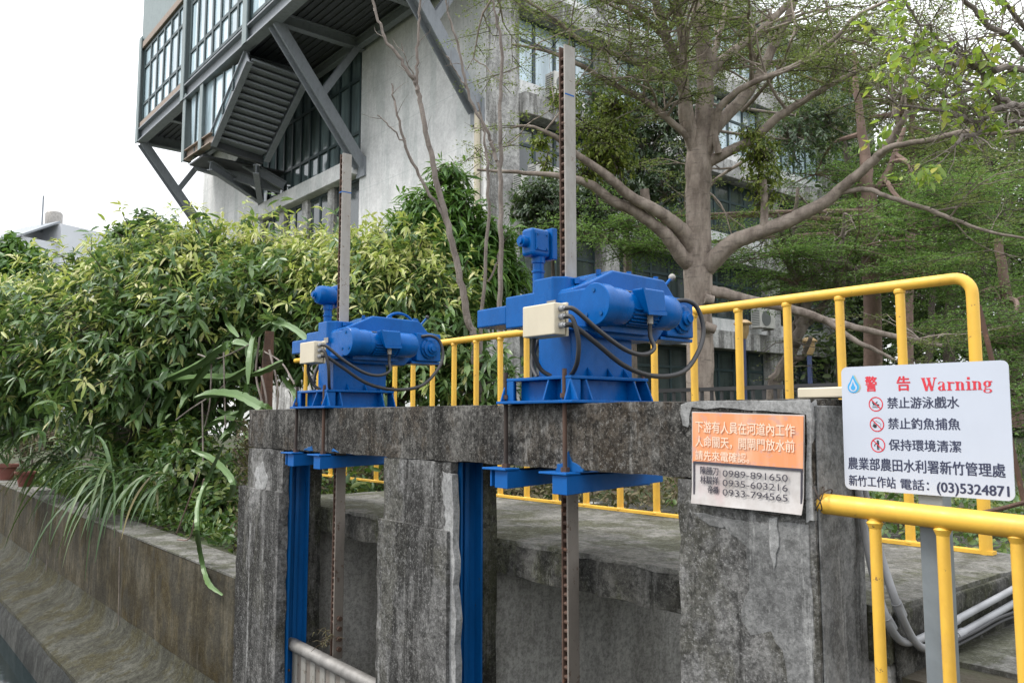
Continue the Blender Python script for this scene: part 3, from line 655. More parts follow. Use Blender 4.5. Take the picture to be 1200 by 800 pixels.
b = MB(); n = len(outl); b.add([O + X * u + Yv * v for u, v in outl] + [O + X * u + Yv * v - Zv * .003 for u, v in outl], [tuple(range(n)), tuple(range(n, 2 * n))[::-1]] + [(i, (i + 1) % n, n + (i + 1) % n, n + i) for i in range(n)])
b.build('panel', 'white', ws)
pxc = at_y(1099, 660, 2.145)[0]
MB().box((pxc - .03, 2.118, -1.2), (pxc + .03, 2.172, cen[2] + .05)).build('post', 'steelpost', ws, bevel=.004)
sx, sy = w_ / 880., h_ / 660.      # panel read off an 880 x 660 grid, v measured from the top
def bxs(u0, v0, u1, v1): return (u0 * sx, h_ - v1 * sy, u1 * sx, h_ - v0 * sy)
T = lambda s, *bb, m='ink', bold=.02: text_obj(s, ws, O, X, Yv, bxs(*bb), m, bold)
T('警', 143, 55, 208, 135, m='red', bold=.03); T('告', 322, 60, 392, 135, m='red', bold=.03)
for s, v in (('禁止游泳戲水', 168), ('禁止釣魚捕魚', 275), ('保持環境清潔', 385)): T(s, 264, v, 640, v + 58)
T('農業部農田水利署新竹管理處', 24, 487, 842, 552); T('新竹工作站', 26, 582, 293, 640); T('電話：', 320, 585, 470, 640)
# digits and the heading word as bold serif strokes
def serif(word, u0, v0, u1, v1, mat, glyphs):
    F = Flat(O, X, Yv); adv = sum(glyphs[c][0] for c in word); x = 0; H = (v1 - v0)
    kx = (u1 - u0) / adv
    for c in word:
        wd, strokes = glyphs[c]
        def P(p): return ((u0 + (x + p[0]) * kx) * sx, h_ - (v1 - p[1] * H) * sy)
        for st in strokes:
            if st[0] == 'l': F.line(P(st[1]), P(st[2]), st[3] * H * sy)
            else:
                _, c0, rx, ry, a0, a1, wdt = st; cc = P(c0)
                nseg = 18
                for i in range(nseg):
                    a, b2 = [math.radians(a0 + (a1 - a0) * j / nseg) for j in (i, i + 1)]
                    def E(a, s_): 
                        t = wdt * (.35 + .65 * abs(math.cos(a))) / 2
                        return P((c0[0] + (rx + s_ * t) * math.cos(a), c0[1] + (ry + s_ * t * .8) * math.sin(a)))
                    F.poly([E(a, -1), E(b2, -1), E(b2, 1), E(a, 1)])
        x += wd
    return F.build('lettering', mat, ws)
bw, th = .20, .07
GL = {'W': (1.05, [('l', (.12, .97), (.34, .0), bw), ('l', (.34, .0), (.52, .75), .09), ('l', (.46, .97), (.68, .0), bw), ('l', (.68, .0), (.88, .97), .09), ('l', (.0, .97), (.26, .97), th), ('l', (.34, .97), (.62, .97), th), ('l', (.78, .97), (1.0, .97), th)]),
      'a': (.56, [('l', (.36, .05), (.36, .5), bw * .9), ('e', (.22, .5), .16, .16, 0, 180, .1), ('e', (.22, .17), .13, .16, 60, 330, .15), ('l', (.36, .03), (.52, .03), th)]),
      'r': (.5, [('l', (.17, .0), (.17, .64), bw * .9), ('l', (.02, .03), (.32, .03), th), ('l', (.02, .62), (.17, .62), th), ('e', (.34, .48), .1, .12, 20, 150, .18)]),
      'n': (.66, [('l', (.17, .0), (.17, .64), bw * .9), ('l', (.47, .0), (.47, .5), bw * .9), ('l', (.02, .03), (.30, .03), th), ('l', (.36, .03), (.61, .03), th), ('l', (.02, .62), (.17, .62), th), ('e', (.33, .46), .14, .15, 0, 150, .14)]),
      'i': (.36, [('l', (.18, .0), (.18, .64), bw * .9), ('l', (.02, .03), (.34, .03), th), ('l', (.02, .62), (.18, .62), th), ('l', (.18, .78), (.18, .96), bw * .95)]),
      'g': (.58, [('e', (.25, .42), .15, .2, 0, 360, .15), ('e', (.26, -.08), .2, .13, 0, 360, .11), ('l', (.34, .58), (.55, .58), .08), ('l', (.14, .2), (.12, .06), .1)])}
serif('Warning', 452, 72, 806, 138, 'red', GL)
T('(03)5324871', 512, 592, 855, 655, bold=.03)
for v, kind in ((203, 0), (310, 1), (418, 2)):
    c = np.array([(195 + v * .018) * sx, h_ - v * sy]); r = 36 * sy
    ring = Flat(O, X, Yv).arc(c, r, 0, 2 * math.pi, .0028, 40).line(c + r * np.array([-.7, .7]), c + r * np.array([.7, -.7]), .0028, lift=.0009)
    g = Flat(O, X, Yv); U = r
    if kind == 0:
        g.arc(c + U * np.array([-.38, .25]), U * .09, 0, 6.28, U * .18, 10); g.line(c + U * np.array([-.45, -.02]), c + U * np.array([.5, -.12]), U * .2).line(c + U * np.array([-.1, .05]), c + U * np.array([.25, .38]), U * .13)
        for k in range(2): g.line(c + U * np.array([-.55, -.34 - .14 * k]), c + U * np.array([.55, -.34 - .14 * k]), U * .06)
    elif kind == 1:
        g.line(c + U * np.array([-.2, .55]), c + U * np.array([.6, .1]), U * .05).line(c + U * np.array([.6, .1]), c + U * np.array([.55, -.3]), U * .03)
        g.arc(c + U * np.array([-.3, -.25]), U * .14, 0, 6.28, U * .28, 14).line(c + U * np.array([-.62, -.15]), c + U * np.array([-.1, -.38]), U * .26).line(c + U * np.array([-.55, .1]), c + U * np.array([-.2, .2]), U * .08)
    else:
        g.arc(c + U * np.array([.0, .55]), U * .08, 0, 6.28, U * .16, 10).line(c + U * np.array([0, .4]), c + U * np.array([0, -.2]), U * .34).line(c + U * np.array([-.09, -.2]), c + U * np.array([-.09, -.7]), U * .13).line(c + U * np.array([.1, -.2]), c + U * np.array([.1, -.7]), U * .13).line(c + U * np.array([-.15, .3]), c + U * np.array([-.5, .0]), U * .12).line(c + U * np.array([-.5, .0]), c + U * np.array([-.5, -.2]), U * .14)
    g.build('pictogram', 'black', ws); ring.build('prohibition_ring', 'red', ws)
# water-drop emblem
def drop(cu, cv, R, H, mat, l, part=None):
    c = np.array([cu * sx, h_ - cv * sy]); R *= sy; H *= sy
    pts = [c + R * np.array([math.cos(a), math.sin(a)]) for a in np.linspace(math.radians(150), math.radians(390), 26)] + [c + np.array([R * .55, R * .95]), c + np.array([0, H]), c + np.array([-R * .55, R * .95])]
    Flat(O, X, Yv).poly(pts, lift=l).build('emblem', mat, ws)
drop(82, 110, 31, 66, 'sandk', .0005); drop(79, 110, 31, 66, 'greyk', .0007); drop(74, 110, 31, 66, 'tealk', .0009); drop(70, 110, 31, 66, 'skyblue', .0011); drop(70, 112, 22, 50, 'white', .0013); drop(70, 114, 13, 34, 'skyblue', .0015)

# poster on the pier
yq = YP - .017
TL, TR, BR, BL = [at_y(px, py, yq) for px, py in ((811, 482), (943, 486), (942, 603), (811, 589))]
nb = empty('notice_board', 'weathered orange and white plastic notice fixed to the pier face, lower corner peeling', 'notice', (TL + TR + BL + BR) / 4)
def quad_pt(u, v, lift=0): return (TL * (1 - u) + TR * u) * (1 - v) + (BL * (1 - u) + BR * u) * v + np.array([0, -lift, 0])
def sheet(u0, v0, u1, v1, lift, nu=24, nv=10, wave=.0, curl=0):
    b = MB(); vs = []
    for j in range(nv + 1):
        for i in range(nu + 1):
            u, v = u0 + (u1 - u0) * i / nu, v0 + (v1 - v0) * j / nv
            l = lift + wave * (.5 + .5 * math.sin(u * 33)) + curl * max(0, v - .86) ** 1.0 * (1.2 - .4 * math.cos(u * 9))
            vs.append(quad_pt(u, v, l))
    k = len(vs); vs += [p + np.array([0, .0015, 0]) for p in vs]; m1 = nu + 1
    f = []
    for j in range(nv):
        for i in range(nu): q = (j * m1 + i, j * m1 + i + 1, (j + 1) * m1 + i + 1, (j + 1) * m1 + i); f += [q, tuple(x + k for x in q[::-1])]
    rim = [j for j in range(m1)] + [j * m1 + nu for j in range(1, nv + 1)] + [nv * m1 + i for i in range(nu - 1, -1, -1)] + [j * m1 for j in range(nv - 1, 0, -1)]
    f += [(rim[i], rim[i - 1], rim[i - 1] + k, rim[i] + k) for i in range(len(rim))]
    return b.add(vs, f)
sheet(0, 0, 1, 1, .0, 40, 10, .0015, .05).build('board', 'paper', nb, smooth=True)
sheet(.012, .012, .995, .56, .0022, 40, 6, .0018).build('orange_panel', 'orange', nb, smooth=True)
sheet(.02, .54, .995, .565, .0034, 30, 1, .0016).build('dark_border', 'greyink', nb)
sheet(.02, .565, .034, .90, .0042, 2, 6).build('dark_border', 'greyink', nb)
sheet(.978, .565, .992, .92, .0042, 2, 6).build('dark_border', 'greyink', nb)
PX, PY = unit(TR - TL + BR - BL), None
def ptext(s, u0, v0, u1, v1, mat, bold=0, lift=.0055):
    o_ = quad_pt(u0, v1); xa = quad_pt(u1, v1) - o_; ya = quad_pt(u0, v0) - o_
    return text_obj(s, nb, o_, unit(xa), unit(ya), (0, 0, np.linalg.norm(xa), np.linalg.norm(ya)), mat, bold, lift=lift)
ptext('下游有人員在河道內工作', .045, .10, .93, .225, 'letter_pale', .012)
ptext('人命關天，開閘門放水前', .045, .26, .93, .385, 'letter_pale', .012)
ptext('請先來電確認。', .045, .42, .55, .525, 'letter_pale', .012)
for s, nm, v, u in (('0989-891650', '陳勝刀', .60, .095), ('0935-603216', '林駿祥', .70, .095), ('0933-794565', '帝樽', .80, .17)):
    ptext(s, .31, v + .012, .88, v + .082, 'greyink', .0, .0065); ptext(nm, u, v - .01, .27, v + .075, 'greyink', .025, .0065)
# ================================================================== CAMPUS BUILDING
CX, CY = -15.303, 11.872
bd = empty('campus_building', 'grey concrete building with a glazed steel box cantilevered from its front on struts', 'building', (-25, 15, -.1))
XL = -35.7; ZT = 14.6
def part(b, name, mat, parent=bd, **k): return b.build(name, mat, parent, **k)
gx0, gx1 = at_y(305, 232, CY)[0], -21.63           # glazed recess
zl0, zl1 = at_y(421, 205, CY)[2], at_y(421, 186, CY)[2]   # concrete ledge under the curtain wall
# front wall: left pier, right pier, lower spandrel
part(MB().box((XL, CY, -.5), (gx0, CY + .4, ZT)), 'wall', 'facade', bevel=.02)
part(MB().box((gx1, CY, -.5), (CX - .003, CY + .4, ZT)), 'wall', 'facade', bevel=.02)
part(MB().box((gx0, CY - .25, zl0), (gx1, CY + .4, zl1)), 'ledge', 'facade', bevel=.02)
part(MB().box((gx0, CY + .002, -.5), (gx1, CY + .4, zl0 - 1.75)), 'wall', 'facade_old')
# windows under the ledge
n = 4; wx = (gx1 - gx0) / n
for i in range(n):
    a, b_ = gx0 + i * wx, gx0 + (i + 1) * wx
    w = part(MB().box((a, CY + .12, zl0 - 1.75), (a + .09, CY + .2, zl0)).box((b_ - .09, CY + .12, zl0 - 1.75), (b_, CY + .2, zl0)).box((a + wx * .5 - .05, CY + .12, zl0 - 1.75), (a + wx * .5 + .05, CY + .2, zl0)).box((a, CY + .121, zl0 - .09), (b_, CY + .199, zl0)), 'window', 'frame')
    MB().box((a + .09, CY + .15, zl0 - 1.75), (b_ - .09, CY + .17, zl0 - .09)).build('pane', 'glassdark', w)
    MB().box((a + .3, CY + .24, zl0 - 1.75), (a + wx * .42, CY + .26, zl0 - .1)).build('curtain', 'curtain', w)
for i in range(n): part(MB().box((gx0 + i * wx - .22, CY + .03, zl0 - 1.75), (gx0 + i * wx + .22, CY + .3, zl0)), 'pier', 'facade_old')
# curtain wall in the recess
cw = part(MB().box((gx0, CY + .05, zl1), (gx1, CY + .08, 12.6)), 'curtain_wall', 'glassmid')
fr_ = MB(); nx = 11
for i in range(nx + 1):
    x = gx0 + (gx1 - gx0) * i / nx; fr_.box((x - .05, CY - .02, zl1), (x + .05, CY + .1, 12.6))
for z in (zl1 + .05, zl1 + .85, 11.0): fr_.box((gx0, CY - .015, z - .05), (gx1, CY + .095, z + .05))
fr_.build('mullions', 'frame', cw)
ct = MB()
for i in range(nx):
    if i % 3 != 1: x = gx0 + (gx1 - gx0) * i / nx; ct.box((x + .1, CY + .2, zl1), (x + .75, CY + .22, 11.6))
ct.build('curtain', 'curtain', cw)
part(MB().box((gx0, CY + .35, zl1), (gx1, CY + .4, 12.6)), 'room_back', 'glassdark')

# ------------------------------------------------------------------ cantilevered steel box
BY = 8.95; bz = 11.78
zlo = at_y(322, 27, BY)[2]                                     # underside of the main edge beam
bxl = at_y(165, 168, BY)[0]; colx = at_y(219, 110, BY)[0]
ztop_l = at_y(163, 55, BY)[2]
print('box', zlo, bxl, colx, ztop_l)
part(MB().ibeam((bxl, BY, zlo + .27), (CX + 1.5, BY, zlo + .27), .34, .54, .05), 'edge_beam', 'steelgrey')
part(MB().ibeam((bxl, BY, zlo + .27), (bxl, CY, zlo + .27), .3, .54, .05), 'edge_beam', 'steelgrey')
sof = MB()
k = 0; y = BY + .2
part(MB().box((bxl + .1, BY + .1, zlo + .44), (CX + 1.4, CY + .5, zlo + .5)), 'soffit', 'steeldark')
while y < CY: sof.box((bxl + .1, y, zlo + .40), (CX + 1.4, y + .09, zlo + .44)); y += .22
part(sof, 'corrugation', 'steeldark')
for x in np.arange(bxl + 3.2, CX + 1, 3.3): part(MB().ibeam((x, BY + .1, zlo + .24), (x, CY - .0, zlo + .24), .24, .34, .03), 'joist', 'steelgrey')
part(MB().ibeam((bxl, CY - .25, zlo + .2), (CX, CY - .25, zlo + .2), .2, .3, .03), 'joist', 'steelgrey')
fz0, fz1 = zlo + .54, ztop_l                                     # glazing band
def band(x0, x1, z0, z1, nx, zs, name='window', y=BY, pane='glassblue', wb=.07):
    f = MB()
    for i in range(nx + 1):
        x = x0 + (x1 - x0) * i / nx; f.box((x - wb, y - .06, z0), (x + wb, y + .06, z1))
    for z in zs: f.box((x0, y - .055, z - wb * .8), (x1, y + .055, z + wb * .8))
    f = f.build(name, 'frame', bd); MB().box((x0, y - .01, z0), (x1, y + .015, z1)).build('pane', pane, f)
    return f
hb = fz1 - fz0
band(bxl + .25, colx - .2, fz0 + .3, fz1 - .55, 6, (fz0 + .3, fz0 + 1.0, fz1 - 1.35, fz1 - .6))
band(colx + .35, colx + 5.6, fz0 + .2, fz1 + 1.6, 7, (fz0 + .25, fz0 + 1.15, fz0 + 2.95, fz1 + 1.0))
band(colx + 5.9, CX + 1.3, fz0 + .2, fz1 + 1.6, 8, (fz0 + .25, fz0 + 1.15, fz0 + 2.95, fz1 + 1.0))
for x in (bxl, colx, colx + 5.75): part(MB().ibeam((x, BY - .02, zlo), (x, BY - .02, fz1 + (0 if x == bxl else 1.8)), .34, .34, .04, (0, 1, 0)), 'column', 'panelgreen')
part(MB().box((bxl - .1, BY - .12, fz0), (colx - .15, BY + .1, fz0 + .26)), 'rusty_trim', 'rustband', bevel=.02)
part(MB().box((bxl - .12, BY - .14, fz1 - .5), (colx - .15, BY + .1, fz1 - .22)), 'rusty_trim', 'rustband', bevel=.02)
part(MB().box((bxl - .12, BY - .10, fz1 - .22), (CX + 1.4, BY + .1, fz1 + .0)).box((bxl - .12, BY - .09, fz1), (colx - .15, BY + .1, fz1 + 2.4)), 'parapet', 'panelgreen')
part(MB().box((bxl - .1, BY + .1, zlo + .5), (bxl - .02, CY, fz1 + 2.4)), 'side_wall', 'panelgreen')
part(MB().box((bxl, CY - .1, zlo + .5), (CX, CY - .02, fz1 + 2.4)), 'back_wall', 'facade')
part(MB().box((bxl, BY + .05, fz1 + 1.9), (CX + 1.4, CY, fz1 + 2.0)), 'ceiling', 'facade')
# raking struts from wall foot to edge beam
zf = 8.15
for x in (bxl + .05, -21.45, -15.62):
    part(MB().ibeam((x, CY - .05, zf), (x, BY + .05, zlo + .02), .34, .36, .035, (1, 0, 0)), 'strut', 'steelgrey')
    mid = np.array([x, (CY + BY) / 2, (zf + zlo) / 2])
    part(MB().ibeam(mid, (x, CY - .25, zlo + .1), .2, .22, .03, (1, 0, 0)), 'brace', 'steelgrey')
    part(MB().box((x - .25, CY - .07, zf - .35), (x + .25, CY - .003, zf + .25)), 'foot_plate', 'steelgrey')
# lower stair box hanging under the edge beam
zb0 = at_y(219, 188, BY)[2]
q = [at_y(px, py, BY)[[0, 2]] for px, py in ((224, 109), (289, 66), (285, 75), (247, 168), (224, 186))]
x0 = q[0][0]; x1 = at_y(245, 150, BY)[0]
for (a, b_) in (((221, 112), (221, 188)), ((241, 100), (241, 174))):
    p0, p1 = at_y(*a, BY), at_y(*b_, BY); part(MB().ibeam(p0, (p0[0], BY, p1[2]), .28, .28, .03, (0, 1, 0)), 'column', 'panelgreen')
g = part(MB().prism([tuple(p) for p in (q[0], at_y(283, 72, BY)[[0, 2]], q[3], q[4])], 1, BY + .02, BY + .05), 'stair_glazing', 'glassblue')
fm = MB()
for px in (231, 252, 263, 274):
    t_, b_ = at_y(px, 110 - (px - 224) * .65, BY), at_y(px, min(186, 186 - (px - 224) * .72) if px < 248 else 168 - (px - 248) * 2.4, BY)
    fm.box((t_[0] - .05, BY - .03, b_[2]), (t_[0] + .05, BY + .06, t_[2]))
fm.build('mullions', 'frame', g)
part(MB().ibeam(at_y(219, 183, BY), at_y(250, 162, BY), .25, .35, .03), 'landing_beam', 'rustband')
S0, S1 = at_y(291, 67, BY + .05), at_y(249, 166, BY + .05)
Y2 = 10.75
E0, E1 = at_y(357, 90, Y2), at_y(311, 184, Y2)
for a, b_ in ((S0, S1), (E0, E1)): part(MB().ibeam(a, b_, .2, .5, .035), 'stair_stringer', 'steelgrey')
for i in range(13):
    t = (i + .6) / 13.2; a = S0 + (S1 - S0) * t; b_ = E0 + (E1 - E0) * t
    part(MB().bar(a + (0, .1, 0), b_ - (0, .1, 0), .50, .06), 'stair_tread', 'steelgrey')
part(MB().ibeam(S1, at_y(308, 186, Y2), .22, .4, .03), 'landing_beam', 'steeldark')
L0 = at_y(222, 190, BY); L1 = at_y(248, 168, BY)
Lz = S1[2] - .25
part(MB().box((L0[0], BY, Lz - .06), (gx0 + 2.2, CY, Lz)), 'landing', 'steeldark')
for (a, b_) in (((230, 194, BY + .3), (329, 222, CY - .1)), ((278, 186, BY + 1.3), (333, 218, CY - .1)), ((246, 194, BY + .3), (306, 234, CY - .1)), ((300, 198, 10.4), (306, 238, CY - .1))):
    part(MB().ibeam(at_y(*a), at_y(*b_), .2, .32, .03), 'landing_beam', 'steelgrey')

# ------------------------------------------------------------------ long side wing (recedes to the right)
YE = 31.5
part(MB().box((CX - 7, CY + .4, ZT - .3), (CX - .01, YE, ZT)), 'roof', 'facade')
floors = [-.1, 2.70, 5.47, 8.24, 11.05, 13.9]
bays = [12.95, 15.9, 16.6, 19.9, 20.6, 23.9, 24.6, 27.8, 28.5, 31.4]
part(MB().box((CX - .45, CY + .001, -.5), (CX, 12.95, ZT)), 'pilaster', 'facade_old', bevel=.02)
for i in range(1, len(bays) - 1, 2): part(MB().box((CX - .45, bays[i], -.5), (CX, bays[i + 1], ZT)), 'pilaster', 'facade_old', bevel=.02)
part(MB().box((CX - .6, CY + .4, -.5), (CX - .5, YE, ZT - .3)), 'room_back', 'glassdark')
part(MB().box((CX - 7, YE, -.5), (CX, YE + .3, ZT)), 'wall', 'facade_old')
for fi, z in enumerate(floors[1:]):
    part(MB().box((CX - .44, 12.951, z - .02), (CX + .22, YE - .1, z + .55)), 'ledge', 'facade_old', bevel=.02)
    part(MB().box((CX - .43, 12.952, z + .55), (CX - .12, YE - .1, z + .98)), 'parapet', 'facade')
pi = 0
for i in range(0, len(bays), 2):
    y0, y1 = bays[i], bays[i + 1]
    for fi, z in enumerate(floors[:-1]):
        za, zb = (z + (.98 if fi else .15)), floors[fi + 1] - .02
        m_ = 4; dy = (y1 - y0) / m_; f = MB()
        for j in range(m_ + 1): f.box((CX - .36, y0 + j * dy - .045, za), (CX - .28, y0 + j * dy + .045, zb))
        for zz in (za + .04, zb - .05, zb - .62): f.box((CX - .355, y0, zz - .04), (CX - .285, y1, zz + .04))
        w = part(f, 'window', 'frame'); MB().box((CX - .33, y0, za), (CX - .315, y1, zb)).build('pane', 'glassdark' if fi < 3 else 'glassblue', w)
        cu_ = MB(); 
        for j in range(m_):
            if (j * 7 + i * 3 + fi * 5) % 5 < 2: cu_.box((CX - .42, y0 + j * dy + .08, za), (CX - .40, y0 + (j + .85) * dy, zb - .1))
        if cu_.v: cu_.build('curtain', 'curtain', w)
# drain pipe at the corner
tag(MB().cyl((CX - .25, CY - .09, -.2), (CX - .25, CY - .09, zf - .1), .075, 10).build('drain_pipe', 'cream', None, smooth=True), 'pale drain pipe running down the building corner below the strut', 'drain pipe')
def aircon(y, z, label, x=None):
    x = CX + .16 if x is None else x
    a = empty('air_conditioner', label, 'air conditioner', (x, y, z), 'air conditioners on the building wall')
    MB().box((x, y - .42, z), (x + .36, y + .42, z + .62)).build('casing', 'acwhite', a, bevel=.015)
    f = MB().lathe((x + .36, y - .1, z + .31), [(.25, 0), (.25, .012), (.05, .014)], 0, 20).build('fan_grille', 'acdark', a, smooth=True)
    s = MB()
    for k in range(9): s.box((x + .04, y - .426, z + .08 + k * .055), (x + .32, y - .42, z + .105 + k * .055))
    s.build('side_vent', 'acdark', a)
    MB().box((x - .1, y - .35, z - .04), (x + .36, y - .31, z - .001)).box((x - .1, y + .31, z - .04), (x + .36, y + .35, z - .001)).build('bracket', 'galv', a)
aircon(at_x(657, 110, CX + .3)[1], 8.80, 'white air conditioner on the upper ledge behind the near rack')
aircon(at_x(637, 205, CX + .3)[1], at_x(637, 224, CX + .3)[2], 'white air conditioner below the mid window, left of the near rack')
aircon(at_x(893, 372, CX + .3)[1], at_x(893, 385, CX + .3)[2], 'white air conditioner low on the wall seen through the yellow railing')
aircon(at_x(560, 300, CX + .3)[1] + 1.6, 5.95, 'white air conditioner half hidden behind the blue limit switch')
def lamp(px, py, d, label):
    p = at_d(px, py, d); x, y, z = p
    l = empty('garden_lamp', label, 'lamp', (x, y, -.1), 'garden lamps by the building')
    MB().cyl((x, y, -.1), (x, y, z - .2), .055, 10).build('pole', 'lampblue', l, smooth=True)
    MB().lathe((x, y, z - .2), [(.07, 0), (.12, .12), (.13, .3)], 2, 14).build('shade', 'lamptan', l, smooth=True)
    MB().lathe((x, y, z + .1), [(.18, 0), (.19, .03), (.10, .10), (.02, .11)], 2, 14).build('cap', 'lamptan', l, smooth=True)
lamp(870.5, 386, 17, 'blue garden lamp with tan top standing left of the second yellow post')
lamp(948, 406, 18.5, 'blue garden lamp with tan top standing by the crooked tree')

# distant house
fb = empty('distant_building', 'pale house with rooftop water tank far away above the treetops', 'building', at_d(85, 285, 60) * (1, 1, 0) + (0, 0, -.1))
P = at_d(72, 262, 60); R_ = at_d(135, 262, 64); 
hx = unit((R_ - P) * (1, 1, 0)); hy = np.array([-hx[1], hx[0], 0])
def fbx(b, u0, u1, d0, d1, z0, z1):
    v = [P * (1, 1, 0) + hx * u + hy * d + (0, 0, z) for z in (z0, z1) for u, d in ((u0, d0), (u1, d0), (u1, d1), (u0, d1))]
    return b.add(v, [(0,3,2,1),(4,5,6,7),(0,1,5,4),(1,2,6,5),(2,3,7,6),(3,0,4,7)])
zr = P[2]
fbx(MB(), 0, 6, 0, 5, -.1, zr).build('wall', 'bank', fb); fbx(MB(), -2.6, 0, .5, 4.5, -.1, zr - 1.4).build('wall', 'bank', fb)
b = MB(); v = [P * (1, 1, 0) + hx * u + hy * d + (0, 0, z) for u, d, z in ((-2.8, .3, zr - 1.5), (.1, .3, zr + .1), (.1, 4.8, zr + .1), (-2.8, 4.8, zr - 1.5))]
b.add(v + [p + np.array([0, 0, .15]) for p in v], [(0,3,2,1),(4,5,6,7),(0,1,5,4),(1,2,6,5),(2,3,7,6),(3,0,4,7)]); b.build('roof', 'steelgrey', fb)
c = P + hx * .7 + hy * 2
MB().lathe(c, [(.6, -.1), (.6, 1.1), (.5, 1.25), (.1, 1.35)], 2, 18).build('water_tank', 'stainless', fb, smooth=True)
MB().cyl(c + hx * -.9 + (0, 0, -.5), c + hx * -.9 + (0, 0, 2.3), .06, 6).build('mast', 'steelgrey', fb)

# low iron fence behind the walkway
fe = empty('iron_fence', 'low dark iron fence behind the walkway at the foot of the big tree', 'fence', (-7, 6.2, -.1))
YF = 6.2; xa, xb = at_y(660, 456, YF)[0], at_y(1010, 456, YF)[0]
zt = at_y(850, 453, YF)[2]
b = MB().box((xa, YF - .02, zt - .035), (xb, YF + .02, zt)).box((xa, YF - .02, zt - .16), (xb, YF + .02, zt - .135)); b.build('rail', 'rubber', fe)
b = MB(); x = xa
while x < xb: b.box((x, YF - .012, -.1), (x + .024, YF + .012, zt - .0355)); x += .11
b.build('pickets', 'rubber', fe)
# ================================================================== VEGETATION
def path(px, d0, d1=None, n=6):
    """surveyed limb: (x, y, width in px) with depth running d0 -> d1; returns smooth world points and radii"""
    d1 = d0 if d1 is None else d1; k = len(px)
    P = []
    for i, (x, y, w) in enumerate(px):
        d = d0 + (d1 - d0) * i / max(1, k - 1); P.append(np.append(at_d(x, y, d), w * d / (2 * FPX)))
    P = np.array(spline(P, n)); return P[:, :3], np.maximum(P[:, 3], .004)
def wob(P, amp):
    P = P.copy(); P[1:-1] += RNG.normal(size=P[1:-1].shape) * amp; return P
def grow(mb, p, d, L, r, depth, rng, tips, bend=.35, up=.12, seg=6, kids=(2, 4), flat=1.0):
    """free side branch; collects (point, direction) of its outer half for sprays"""
    pts = [p]; d = unit(d)
    for i in range(seg):
        d = unit(d + rng.normal(size=3) * bend * np.array([1, 1, flat]) / seg * 2 + np.array([0, 0, up / seg])); pts.append(pts[-1] + d * L / seg)
    rad = [r * (1 - .75 * i / seg) for i in range(seg + 1)]
    mb.tube(pts, rad, 5 if r < .03 else 7)
    for i in range(seg // 2, seg + 1): tips.append((pts[i], unit(pts[i] - pts[i - 1])))
    if depth > 0:
        for _ in range(rng.integers(*kids)):
            i = rng.integers(1, seg); s = rng.normal(size=3) * np.array([1, 1, .45 * flat]); s = unit(unit(s) + d * .6)
            grow(mb, pts[i], s, L * rng.uniform(.45, .75), r * .55, depth - 1, rng, tips, bend, up, seg, kids, flat)
def sprays(tips, rng, per=2, L=(.3, .8), step=.035, k=7, spread=.04, size=.03, wd=.4, flat=.25, droop=.1, twig=None):
    """flat feathery sprays: rosettes of small leaves strung along near-level twigs"""
    B, D, Nn, S = [], [], [], []
    for p, d in tips:
        for _ in range(per):
            a = rng.uniform(0, 2 * math.pi); h = unit(np.array([math.cos(a), math.sin(a), rng.normal() * .12]) + .7 * d * np.array([1, 1, .3])); ln = rng.uniform(*L)
            n = max(3, int(ln / step)); t = np.linspace(.1, 1, n)[:, None]
            c = p + h * ln * t + np.array([0, 0, -droop]) * t * t * ln
            side = unit(np.cross(h, [0, 0, 1.]))
            if twig is not None: twig.tube([p, c[n // 2], c[-1]], [.006, .0045, .002], 3, cap=False)
            lat = (rng.uniform(-1, 1, (n, k)) * (1 - .65 * t)) * spread * 4
            bs = c[:, None] + side * lat[..., None] + rng.normal(size=(n, k, 3)) * spread * np.array([1, 1, flat]); bs = bs.reshape(-1, 3)
            dd = unit(rng.normal(size=bs.shape) * np.array([1, 1, .35]) + h * .5 + side * np.sign(lat.reshape(-1, 1)) * .5)
            B.append(bs); D.append(dd); Nn.append(unit(rng.normal(size=bs.shape) * .55 + np.array([0, 0, 1.]))); S.append(size * rng.uniform(.6, 1.3, len(bs)))
    return map(np.concatenate, (B, D, Nn, S))
def feather(name, tips, rng, mat, parent, **k):
    tw = MB(); B, D, Nn, S = sprays(tips, rng, twig=tw, **k)
    leaves(name, B, D, Nn, S, S * k.get('wd', .4), mat, parent)
    tw.build('twigs', 'bark_dark', parent)
    return len(B)

